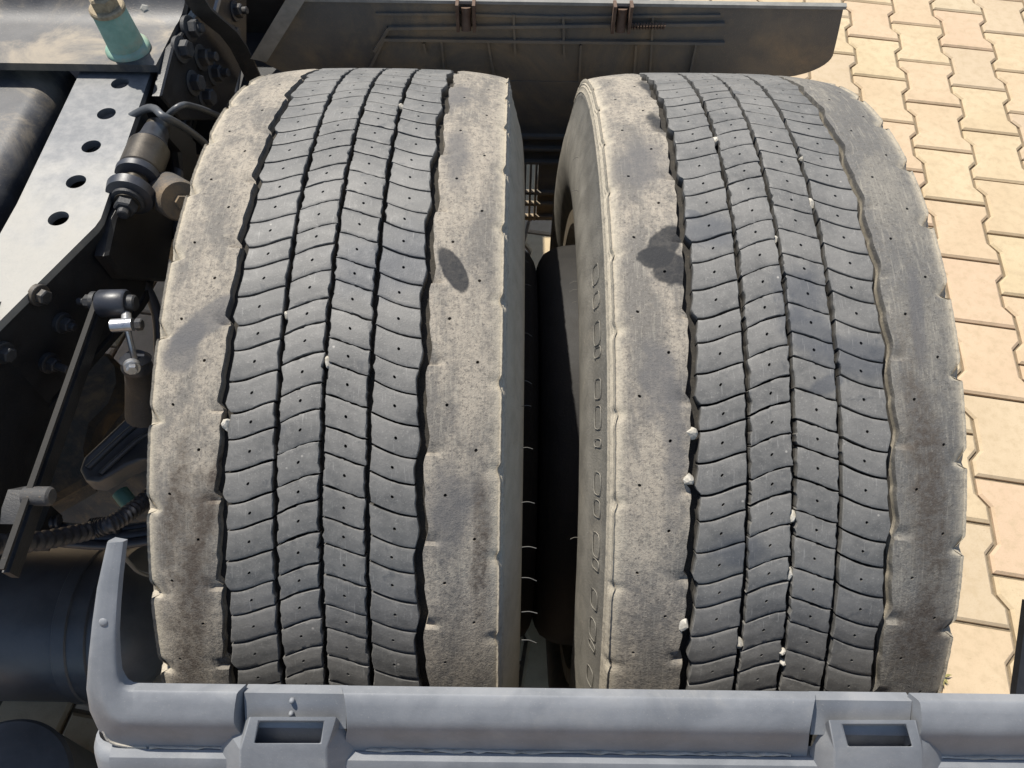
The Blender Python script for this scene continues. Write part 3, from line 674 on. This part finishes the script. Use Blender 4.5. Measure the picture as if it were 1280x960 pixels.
# rusty hinge clamps
def clamp(px, py, label):
    p = on_wall(px, py)+Vector((0, -.010, 0)); t = thing('hinge_clamp', label, 'clamp', p, 'rusty clamps on the top edge of the front mudguard')
    m = MB(); m.lathe([(-.014, .0065), (.014, .0065)], p, (0, .25, 1), 12); m.build('clamp_pin', M['rust_dark'], t)
    for s_ in (-1, 1):
        m = MB(); m.box(p+Vector((s_*.0105, 0, .004)), (.004, .016, .036)); m.build('clamp_ear', M['rust_dark'], t)
clamp(583, 18, 'left rusty clamp on the front mudguard rim, above the left tyre'); clamp(776, 20, 'right rusty clamp on the front mudguard rim, above the gap between tyres')
m = MB(); P0, P1 = on_wall(786, 26), on_wall(830, 26)
m.tube([P0+(P1-P0)*k/60+Vector((0, -.012+.0035*math.sin(k*1.26), .0035*math.cos(k*1.26))) for k in range(61)], .0011, 5, 1)
setp(m.build('coil_spring', M['rust_dark'], None, 60), 'short rusty coil spring beside the right clamp on the front mudguard', 'spring')

# ---------------------------------------------------------------- frame, deck and running gear on the left
fr = thing('frame_rail', 'grey frame rail plate with a row of five holes, at the left of the wheels', 'frame rail', (-.49, .1, .35))
FZ = .35
pf = lambda x, y, z=FZ: at(x, y, Z=z)
outl = [pf(232, -40), pf(190, 86), pf(126, 273), pf(119, 283), pf(0, 401), pf(-70, 472), pf(-90, 452), pf(21, 255), pf(101, 88), pf(150, -20)]
# the flange is cut round its five holes
import mathutils
HOLES = [(150, 104), (133, 142), (114, 183), (95, 227), (73, 273)]; hr = .0098
loops = [[Vector((p.x, p.y, 0)) for p in outl]]
for hx, hy in HOLES:
    c_ = pf(hx, hy); loops.append([Vector((c_.x+hr*math.cos(-w_*math.pi/12), c_.y+hr*math.sin(-w_*math.pi/12), 0)) for w_ in range(24)])
tri = mathutils.geometry.tessellate_polygon(loops); flat = [v for l in loops for v in l]; n = len(flat)
m = MB(); fs = [tuple(t) for t in tri]+[tuple(i+n for i in t) for t in tri]; o = 0
for l in loops:
    k = len(l); fs += [(o+i, o+(i+1) % k, n+o+(i+1) % k, n+o+i) for i in range(k)]; o += k
m.add([(v.x, v.y, FZ) for v in flat]+[(v.x, v.y, FZ-.008) for v in flat], fs)
m.build('top_flange', M['plate_dust_sheen'], fr, 30)
web = [pf(232, -40), pf(190, 86), pf(126, 273), pf(119, 283), pf(0, 401), pf(-70, 472)]
m = MB(); inn = [p+Vector((-.007, .002, 0)) for p in web]; lowz = .11
V = []
for p, q in zip(web, inn):
    p = p+Vector((-.0012, .0005, 0)); V += [(p.x, p.y, FZ-.009), (q.x, q.y, FZ-.009), (q.x, q.y, FZ-lowz), (p.x, p.y, FZ-lowz)]
F = []
for i in range(len(web)-1):
    for k in range(4): F.append((i*4+k, i*4+(k+1) % 4, i*4+4+(k+1) % 4, i*4+4+k))
m.add(V, F+[(0, 1, 2, 3), tuple(len(V)-4+k for k in range(4))]); m.build('frame_web', M['black'], fr, 25)
def bolt(p, n_, r_, mt, parent, name='bolt', washer=True, long=.0, seed=0):
    n_ = Vector(n_).normalized(); m = MB()
    if washer: m.lathe([(-.002, r_*1.5), (.0025, r_*1.5), (.003, r_*1.4)], p, n_, 20)
    m.lathe([(.003, r_*1.02), (.003+r_*.9, r_*1.02), (.003+r_*1.05, r_*.85)], p, n_, 6, seed)
    if long: m.lathe([(.003+r_*1.05, r_*.55), (.003+r_*1.05+long, r_*.55), (.003+r_*1.05+long+.001, r_*.45)], p, n_, 12)
    return m.build(name, mt, parent, 30)
wp, wq = pf(119, 283), pf(0, 401); wd = (wq-wp); wn = Vector((-wd.y, wd.x, 0)).normalized()
if wn.x < 0: wn = -wn
for (x, y, l) in ((47, 368, 0), (77, 403, .004), (60, 453, .012), (2, 440, 0)):
    bolt(at(x, y, P=wp, N=wn)+wn*.001, wn, .0068, M['black_dusty'], fr, long=l, seed=.3)
m = MB(); m.prism([at(x, y, X=-.487) for x, y in ((122, 330), (112, 384), (60, 545), (3, 700), (-40, 820), (-120, 520), (-30, 400), (60, 335))], (-.008, 0, 0)); m.build('hanger_plate', M['black'], fr)
wp2, wq2 = pf(126, 273), pf(190, 86)
# lower flange of the rail, widened so no lit ground shows through the holes
m = MB(); m.prism([p+Vector((0, 0, -lowz-.004)) for p in web]+[p+Vector((-.40, 0, -lowz-.004)) for p in web[::-1]], (0, 0, -.008)); m.build('lower_flange', M['black'], fr)
# cross member with upturned back
cz = .364; e0, e1 = at(-60, 76, Z=cz), at(194, 83, Z=cz); yb = (e0.y+e1.y)/2
cm = thing('mounting_crossmember', 'dark dusty steel cross plate with an upturned back carrying the teal bushing', 'cross plate', (-.6, yb, cz))
xr = e1.x; prof = [(yb, cz), (yb+.075, cz)]+[(yb+.075+.05*math.sin(rad(w_)), cz+.05*(1-math.cos(rad(w_)))) for w_ in (12, 24, 36, 48, 60)]+[(yb+.17, cz+.095), (yb+.30, cz+.13)]
m = MB(); V = []; n = len(prof); th = .009
for x in (-1.25, xr):
    for lay in (0, 1):
        for k, (y, z) in enumerate(prof): V.append((x-(0 if x < -1 else .0)+((.02*k/n) if x > -1 else 0), y+(.0 if lay == 0 else .003*min(k, 3)/3), z-(th if lay else 0)))
idx = lambda s_, l, k: s_*2*n+l*n+k
F = [(idx(0, l, k), idx(0, l, k+1), idx(1, l, k+1), idx(1, l, k)) for l in (0, 1) for k in range(n-1)]
F += [(idx(s_, 0, k), idx(s_, 0, k+1), idx(s_, 1, k+1), idx(s_, 1, k)) for s_ in (0, 1) for k in range(n-1)]
F += [(idx(0, 0, 0), idx(1, 0, 0), idx(1, 1, 0), idx(0, 1, 0)), (idx(0, 0, n-1), idx(1, 0, n-1), idx(1, 1, n-1), idx(0, 1, n-1))]
m.add(V, F); m.build('cross_plate', M['deck'], cm, 40)
# teal bushing with a rusty hex bolt
b0 = at(161, 62, Z=cz); tb = thing('teal_bushing', 'teal painted spacer bushing with a rusty hex bolt, standing on the cross plate', 'bushing', b0)
tilt = Vector((-.02, -.10, 1)).normalized()
m = MB(); m.lathe([(0, .0245), (.004, .0245), (.0065, .0225), (.008, .0195), (.048, .0180), (.050, .0165)], b0, tilt, 40); m.build('bushing_sleeve', M['teal'], tb, 40)
m = MB(); m.lathe([(.050, .0188), (.0535, .0188), (.055, .0175)], b0, tilt, 32); m.lathe([(.055, .0148), (.066, .0148), (.068, .0125)], b0, tilt, 6, .3); m.lathe([(.068, .0085), (.090, .0085), (.092, .007)], b0, tilt, 20); m.build('hex_bolt', M['rusty'], tb, 30)
setp(MB.build((lambda m_: (m_.lathe([(0, .0045), (.0012, .0050), (.002, .003)], at(181, 11, Z=cz+.046), (.2, -.75, 1), 5), m_)[1])(MB()), 'dry_leaf_scrap', M['lip'], None, 0), 'small pale scrap of dirt lying on the cross plate right of the teal bushing', 'debris')
# deck panel left of the rail
e = [at(88, 96, Z=.335), at(0, 262, Z=.335)]; xd = e[0].x-.004
dk = thing('deck_panel', 'glossy dark deck panel with a rounded edge, left of the perforated plate', 'panel', (-.9, .1, .33))
pr = [(-1.30, .34), (xd-.030, .34)]+[(xd-.030+.026*math.sin(rad(w_)), .340-.026*(1-math.cos(rad(w_)))) for w_ in range(10, 91, 10)]+[(xd-.004, .25), (-1.30, .25)]
m = MB(); n = len(pr); y0, y1 = -.42, yb+.04
m.add([(x, y0, z) for x, z in pr]+[(x, y1, z) for x, z in pr], [tuple(range(n)), tuple(range(2*n-1, n-1, -1))]+[(i, (i+1) % n, n+(i+1) % n, n+i) for i in range(n)])
m.build('deck_sheet', M['deck'], dk, 40)
# frontward chassis: black bracket wall with bolts
br = thing('spring_bracket', 'black bolted suspension bracket between frame and left tyre, top of picture', 'bracket', (-.43, .45, .2))
m = MB(); pts = [at(x, y, X=-.435) for x, y in ((205, 60), (262, -20), (300, -20), (300, 60), (284, 120), (262, 150), (215, 150), (190, 120))]; m.cprism(pts, (.010, 0, 0), .002); m.build('bracket_plate', M['black'], br)
for i, (x, y, r_, l) in enumerate(((236, 36, .010, .004), (225, 62, .010, 0), (250, 72, .0105, .008), (266, 92, .010, .008), (240, 104, .010, 0), (255, 122, .010, 0), (293, 14, .009, .006), (291, 40, .006, 0))):
    bolt(at(x, y, X=-.424), (1, -.1, .15), r_, M['black_dusty'], br, long=l, seed=i*.4)
def ribbon(pts, wdt, th, name, mt, parent, side):
    m = MB(); P = [Vector(p) for p in pts]; side = Vector(side); V = []
    for i, p in enumerate(P):
        t = (P[min(i+1, len(P)-1)]-P[max(i-1, 0)]).normalized(); s_ = (side-t*side.dot(t)).normalized(); n_ = t.cross(s_)
        V += [p+s_*wdt/2+n_*th/2, p-s_*wdt/2+n_*th/2, p-s_*wdt/2-n_*th/2, p+s_*wdt/2-n_*th/2]
    k = len(P); m.add(V, [(i*4+j, i*4+(j+1) % 4, i*4+4+(j+1) % 4, i*4+4+j) for i in range(k-1) for j in range(4)]+[(0, 1, 2, 3), tuple(4*k-4+j for j in range(4))])
    return m.build(name, mt, parent, 40)
ribbon([at(x, y, X=-.405) for x, y in ((238, -10), (252, 12), (268, 26), (285, 40), (298, 58), (308, 78), (318, 100))], .022, .004, 'curved_strap', M['black_dusty'], br, (1, 0, .3))
ribbon([at(x, y, X=-.41) for x, y in ((276, -12), (266, 26))], .006, .004, 'bright_strap', M['plate'], br, (0, 1, 0))
# black panels added, with an air spring, to keep the space under the frame dark
cb = thing('dark_backing', 'black panels added to keep the space under the frame dark', 'dark backing', (-.6, .62, 0))
m = MB(); m.box((-.72, .66, .08), (.66, .03, .60)); m.box((-.62, .50, .16), (.50, .30, .02)); m.build('backing_panels', M['black'], cb)
asp = thing('air_spring', 'black rubber air spring in shade between frame and left tyre', 'air spring', (-.47, .42, -.08))
m = MB(); m.lathe([(-.26, .07), (-.15, .075), (-.12, .10), (-.06, .115), (0, .115), (.05, .10), (.06, .08), (.075, .08)], (-.50, .42, .04), (0, 0, 1), 40); m.build('bellows', M['black'], asp)
# bushing assembly
bs = thing('suspension_rod_bushing', 'bronze coloured rod bushing between black rubber rings, beside the perforated plate', 'bushing', at(180, 210, X=-.405))
A_, B_ = at(150, 272, X=-.415), at(204, 140, X=-.415); ax = (B_-A_); L_ = ax.length; u_ = ax.normalized()
cA = at(181, 200, X=-.418)
K = .76
for nm, pr_, mt_ in (('sleeve', [(-.026, .026), (-.024, .0275), (.022, .0275), (.024, .026)], 'bronze'), ('rubber_ring', [(-.040, .022), (-.038, .028), (-.030, .029), (-.0265, .027)], 'hose'),
                     ('rubber_ring', [(.0245, .022), (.028, .024), (.040, .019), (.060, .017)], 'hose'), ('rod_shaft', [(-.085, .016), (.07, .016)], 'bronze'), ('rubber_ring', [(-.078, .018), (-.074, .029), (-.062, .031), (-.060, .024)], 'hose')):
    m = MB(); m.lathe([(a*K, r*K) for a, r in pr_], cA, u_, 40); m.build(nm, M[mt_], bs)
bolt(cA-u_*.060, -u_, .0105, M['black_dusty'], bs, 'end_nut', long=.006)
bp = thing('rod_bracket', 'black plate bracket below the bronze bushing, with a rounded right edge', 'bracket', at(170, 290, X=-.44))
m = MB(); pts = [at(x, y, X=-.438) for x, y in ((128, 272), (150, 235), (186, 238), (203, 262), (206, 290), (199, 330), (196, 352), (140, 348), (118, 320))]; m.cprism(pts, (.012, 0, 0), .003); m.build('bracket_plate', M['black'], bp)
m = MB(); pts = [at(x, y, X=-.432) for x, y in ((182, 140), (215, 152), (236, 178), (238, 205), (236, 236), (222, 238), (214, 190), (196, 168))]; m.cprism(pts, (.010, 0, 0), .003); m.build('bracket_arm', M['black'], bp)
rs = thing('rusty_spacer', 'short rusty tan cylinder lying between bushing and left tyre', 'spacer', at(215, 248, X=-.375))
c_ = at(217, 246, X=-.385); d_ = Vector((.55, -.55, .25)).normalized()
m = MB(); m.lathe([(-.022, .020), (-.018, .0215), (.014, .0215), (.018, .0195), (.0185, .012)], c_, d_, 32); m.build('spacer_body', M['axle'], rs, 40)
m = MB(); m.lathe([(.0185, .007), (.024, .007)], c_, d_, 6); m.build('spacer_bolt', M['axle'], rs, 30)
def pipe(name, pts, r_, mt, label, cat, sub=8, rf=None, n=10, kw={}):
    m = MB(); m.tube(pts, r_, n, sub, rf); return setp(m.build(name, mt, None, 50), label, cat)
pipe('brake_pipe', [Vector((-.52, at(175, 136, X=-.44).y, .30))]+[at(x, y, X=xx) for x, y, xx in ((180, 137, -.43),)]+[at(x, y, X=-.395) for x, y in ((205, 146), (228, 158), (250, 174), (268, 192))], .0042, M['tank'], 'thin black brake pipe arching over the bronze bushing to the left tyre', 'pipe')
pipe('frame_pipe', [at(x, y, X=-.44) for x, y in ((192, 165),)]+[at(x, y, X=-.40) for x, y in ((222, 134), (246, 134), (282, 148), (300, 152))], .0035, M['tank'], 'short black pipe above the brake pipe, ending behind the left tyre', 'pipe')
for pts, r_, lb in ((((238, -20, -.47), (246, 60, -.46), (232, 150, -.45), (222, 215, -.43), (224, 300, -.42)), .0075, 'thick black air hose hanging behind the bolted bracket'),
                    (((300, 60, -.45), (290, 130, -.44), (262, 200, -.43), (236, 250, -.42), (228, 330, -.41)), .0055, 'thinner black air hose beside the left tyre shoulder'),
                    (((150, 330, -.46), (176, 350, -.44), (196, 392, -.43), (200, 450, -.43)), .0060, 'short black hose under the plate bracket, next to the left tyre')):
    pipe('air_hose', [at(x, y, X=xx) for x, y, xx in pts], r_, M['hose'], lb, 'hose')
# levelling rod
lv = thing('levelling_linkage', 'long flat black lever with a rubber joint and bright rod link at its top', 'linkage', at(120, 375, X=-.43))
a_, b_ = at(121, 374, X=-.425), at(2, 712, X=-.425)
m = MB(); d_ = (b_-a_).normalized(); s_ = Vector((1, 0, 0)); n_ = d_.cross(s_).normalized()
ribbon([a_, a_+(b_-a_)*.5, b_], .0048, .003, 'lever', M['inner'], lv, (1, 0, 0))
ribbon([a_+Vector((.0005, 0, -.012)), b_+Vector((.0005, 0, -.012))], .006, .014, 'lever_web', M['black'], lv, (1, 0, 0))
j = at(147, 379, X=-.405)
m = MB(); m.lathe([(-.017, .0115), (-.015, .013), (.008, .013), (.010, .0115)], j, (1, .05, 0), 32); m.build('rubber_joint', M['hose'], lv, 40)
m = MB(); m.lathe([(.010, .0080), (.016, .0075), (.0175, .006)], j, (1, .05, 0), 20); m.build('joint_pin', M['black_dusty'], lv, 30)
bolt(at(119, 377, X=-.430), (-1, 0, 0), .0065, M['black_dusty'], lv, 'joint_nut', long=.006)
j2 = at(158, 406, X=-.39)
m = MB(); m.lathe([(-.013, .0062), (.006, .0062)], j2, (1, .1, 0), 20); m.build('link_sleeve', M['zinc'], lv, 30)
bolt(j2+Vector((.006, 0, 0)), (1, .1, 0), .0055, M['black_dusty'], lv, 'link_nut', washer=False)
m = MB(); m.tube([at(158, 393, X=-.395), j2], .0045, 12, 1); m.build('link_eye', M['zinc'], lv, 30)
m = MB(); m.tube([j2, at(168, 448, X=-.39)], .0030, 10, 1); m.build('link_rod', M['zinc'], lv, 30)
p_ = at(170, 452, X=-.395); m = MB(); m.lathe([(-.010, .013), (-.006, .0145), (0, .013), (.003, .0145), (.008, .009)], p_, (.1, .4, 1), 24); m.build('lower_joint', M['hose'], lv, 40)
bolt(at(165, 458, X=-.385), (.4, -.8, .3), .005, M['zinc'], lv, 'lower_nut')
m = MB(); m.tube([p_, at(176, 480, X=-.41), at(180, 520, X=-.42)], .013, 14, 6, rf=lambda i, n: .011+.008*i/n); m.build('lower_arm', M['black_dusty'], lv, 50)
# axle casing, dusty
axl = thing('axle_casing', 'black axle casing with brown dust and rust, below the frame rail', 'axle', (-.52, 0, 0))
m = MB(); V = []
m.lathe([(0, .07), (.06, .085), (.16, .095), (.36, .10), (.60, .10)], (-.40, .04, -.16), (-1, 0, 0), 48); m.build('casing', M['axle'], axl, 50)
ap = [(98, 446), (146, 455), (158, 467), (162, 488), (154, 515), (130, 545), (118, 580), (122, 615), (60, 650), (0, 650), (30, 560)]
m = MB(); m.cprism([at(x, y, Z=-.03) for x, y in ap], (0, 0, .03), .006); m.build('casing_cover', M['axle'], axl)
# black pressed arm
arm = thing('brake_cylinder_arm', 'smooth black pressed arm with a long raised groove, left of the left tyre', 'arm', at(150, 580, X=-.40))
ao = [(99, 587), (104, 572), (130, 547), (160, 520), (176, 512), (205, 508), (205, 574), (178, 574), (158, 582), (138, 594), (122, 602), (106, 600)]
z1 = .15
def slab(o_, z, h_, name, mt, parent, b_=.003):
    m = MB(); P = [at(x, y, Z=z) for x, y in o_]; n = len(P); c_ = sum(P, Vector())/n
    def ins(d): return [p+(c_-p).normalized()*d for p in P]
    R_ = [[p-Vector((0, 0, h_)) for p in P], [p-Vector((0, 0, b_)) for p in P], [p-Vector((0, 0, b_*.3)) for p in ins(b_*.3)], [p for p in ins(b_)], [p for p in ins(b_*2.2)], [p-Vector((0, 0, b_*.9)) for p in ins(b_*3.2)]]
    m.add([v for r_ in R_ for v in r_], [(k*n+i, k*n+(i+1) % n, (k+1)*n+(i+1) % n, (k+1)*n+i) for k in range(len(R_)-1) for i in range(n)]+[tuple((len(R_)-1)*n+i for i in range(n))])
    return m.build(name, mt, parent, 60)
slab(ao, z1, .022, 'arm_shell', M['tank'], arm)
m = MB(); m.tube([at(110, 585, Z=z1-.001), at(150, 548, Z=z1-.001), at(178, 526, Z=z1-.001), at(200, 524, Z=z1-.001)], .0035, 10, 6); m.build('arm_ridge', M['tank'], arm, 60)
m = MB(); m.tube([at(126, 592, Z=z1-.001), at(150, 570, Z=z1-.001), at(180, 545, Z=z1-.001), at(205, 536, Z=z1-.001)], .0030, 10, 6); m.build('arm_ridge', M['tank'], arm, 60)
tp = thing('teal_pipe_stub', 'short teal pipe stub low beside the left tyre', 'pipe', at(160, 625, X=-.42))
m = MB(); m.tube([at(150, 615, X=-.46), at(170, 640, X=-.44)], .009, 14, 1); m.build('stub', M['teal_dark'] if 'teal_dark' in M else M['teal'], tp, 50)
# hoses and cable bundle over the tank
def corr(r0, r1, k): return lambda i, m: r0 if (i % k) < k/2 else r1
pipe('corrugated_hose', [at(x, y, X=xx) for x, y, xx in ((-20, 682, -.47), (50, 676, -.46), (110, 664, -.45), (140, 654, -.43), (168, 636, -.42), (196, 612, -.42))], .009, M['hose'], 'ribbed black conduit curving up behind the left tyre', 'hose', 24, corr(.0075, .0092, 4), 14)
for i, (dy, r_, lb) in enumerate(((0, .0060, 'upper smooth black cable of the bundle above the air tank'), (9, .0070, 'middle black cable of the bundle above the air tank'), (19, .0060, 'lowest black cable of the bundle, touching the air tank'))):
    pipe('bundled_cable', [at(x, y+dy, X=-.50+.01*i) if False else at(x, y+dy, Z=.02) for x, y in ((-30, 660), (30, 654), (90, 660), (140, 662), (200, 655))], r_, M['hose'], lb, 'cable', 10)
pipe('ribbed_conduit', [at(x, y, Z=.03) for x, y in ((-30, 672), (10, 662), (40, 654), (75, 652))], .008, M['hose'], 'ribbed black conduit at the left picture edge over the air tank', 'hose', 20, corr(.0068, .0082, 4), 12)
pipe('ribbed_sleeve', [at(x, y, Z=.03) for x, y in ((112, 657), (130, 655), (150, 660))], .008, M['hose'], 'short ribbed sleeve on the cable bundle near the pale strip', 'hose', 20, corr(.0072, .0085, 4), 12)
m = MB(); m.box(at(54, 660, Z=.03), (.016, .045, .03)); setp(m.build('cable_clip', M['black'], None), 'black clip holding the cable bundle above the air tank', 'clip')
gb = thing('grey_sensor_box', 'small grey sensor box on the lower end of the flat lever', 'sensor', at(18, 625, X=-.45))
m = MB(); m.cprism([at(x, y, X=-.45) for x, y in ((2, 635), (10, 612), (30, 608), (26, 630), (14, 655), (0, 655))], (.02, 0, 0), .003); m.build('sensor_housing', M['black_dusty'], gb)
m = MB(); m.lathe([(0, .008), (.02, .008), (.022, .006)], at(32, 620, X=-.43), (1, 0, 0), 20); m.build('sensor_shaft', M['axle'], gb)
pipe('thin_wire', [at(x, y, X=-.36) for x, y in ((150, 690), (163, 705), (176, 716), (200, 722))], .0018, M['tank'], 'thin black wire running from the pale strip to the left tyre', 'wire')
# air tank
tk = thing('air_tank', 'black cylindrical air tank at the lower left, behind the pale side strip', 'tank', at(90, 775, d=1.22))
c_ = at(90, 776, d=1.22); rt = .1185; xe = at(158, 776, d=1.22).x
m = MB(); m.lathe([(-.50, rt), (xe-c_.x-.012, rt), (xe-c_.x-.004, rt-.001), (xe-c_.x, rt-.006)], c_, (1, 0, 0), 72); m.build('tank_shell', M['tank'], tk, 40)
m = MB(); o = xe-c_.x; m.lathe([(o-.004, rt-.004), (o+.008, rt-.005), (o+.012, rt-.001), (o+.020, rt-.001), (o+.024, rt-.012), (o+.040, rt-.022), (o+.06, rt-.045), (o+.075, rt-.08), (o+.078, .01)], c_, (1, 0, 0), 64); m.build('tank_end', M['tank'], tk, 50)
m = MB(); m.lathe([(o-.050, rt+.0005), (o-.048, rt+.003), (o-.030, rt+.003), (o-.028, rt+.0005)], c_, (1, 0, 0), 72, caps=False); m.build('tank_band', M['tank'], tk, 40)
# round black cap in the lower left corner
rc = thing('round_black_reservoir', 'round dark grey reservoir top cut off by the lower left corner of the picture', 'reservoir', at(0, 990, d=1.0))
c_ = at(-6, 1000, d=1.02); m = MB(); m.lathe([(-.20, .085), (-.01, .098), (0, .100), (.006, .096), (.010, .08), (.012, .02)], c_, (0, 0, 1), 64); m.build('reservoir_body', M['tank'], rc, 40)
# black bracket at the right picture edge
rb = thing('mudguard_bracket', 'black mudguard bracket at the right edge of the picture, above the yellow paving', 'bracket', at(1275, 820, X=.34))
m = MB(); m.prism([at(x, y, d=.62) for x, y in ((1285, 752), (1270, 866), (1268, 900), (1330, 900), (1330, 752))], (0, .004, -.006)); m.build('bracket_plate', M['black'], rb)
# unseen boxes added ahead of the wheels to shade the ground
cf = thing('shade_blocker', 'boxes ahead of the wheels, outside the picture, added to shade the ground', 'shade blocker', (-.8, 1.6, 0))
m = MB(); m.box((-.70, 1.15, .30), (.95, 1.0, .06)); m.box((-.05, 1.45, .12), (.62, .60, .40)); m.build('shade_boxes', M['black'], cf)
c_ = at(1174, 846, Z=GZ); m = MB(); rnd = random.Random(3)
for k in range(16):
    w_ = rnd.uniform(0, 6.28); L = rnd.uniform(.008, .02); d_ = Vector((math.cos(w_), math.sin(w_), 0)); p0 = c_+d_*.002; p1 = p0+d_*L*.5+Vector((0, 0, L*.5)); p2 = p0+d_*L+Vector((0, 0, L*.35)); sd_ = Vector((-d_.y, d_.x, 0))*.0018
    m.add([p0-sd_*.4, p0+sd_*.4, p1+sd_, p1-sd_, p2], [(0, 1, 2, 3), (3, 2, 4)])
setp(m.build('weed', M['weed'], None, 0), 'small dry weed growing in a paving joint beside the right tyre', 'plant')
print('objects', len(bpy.data.objects))
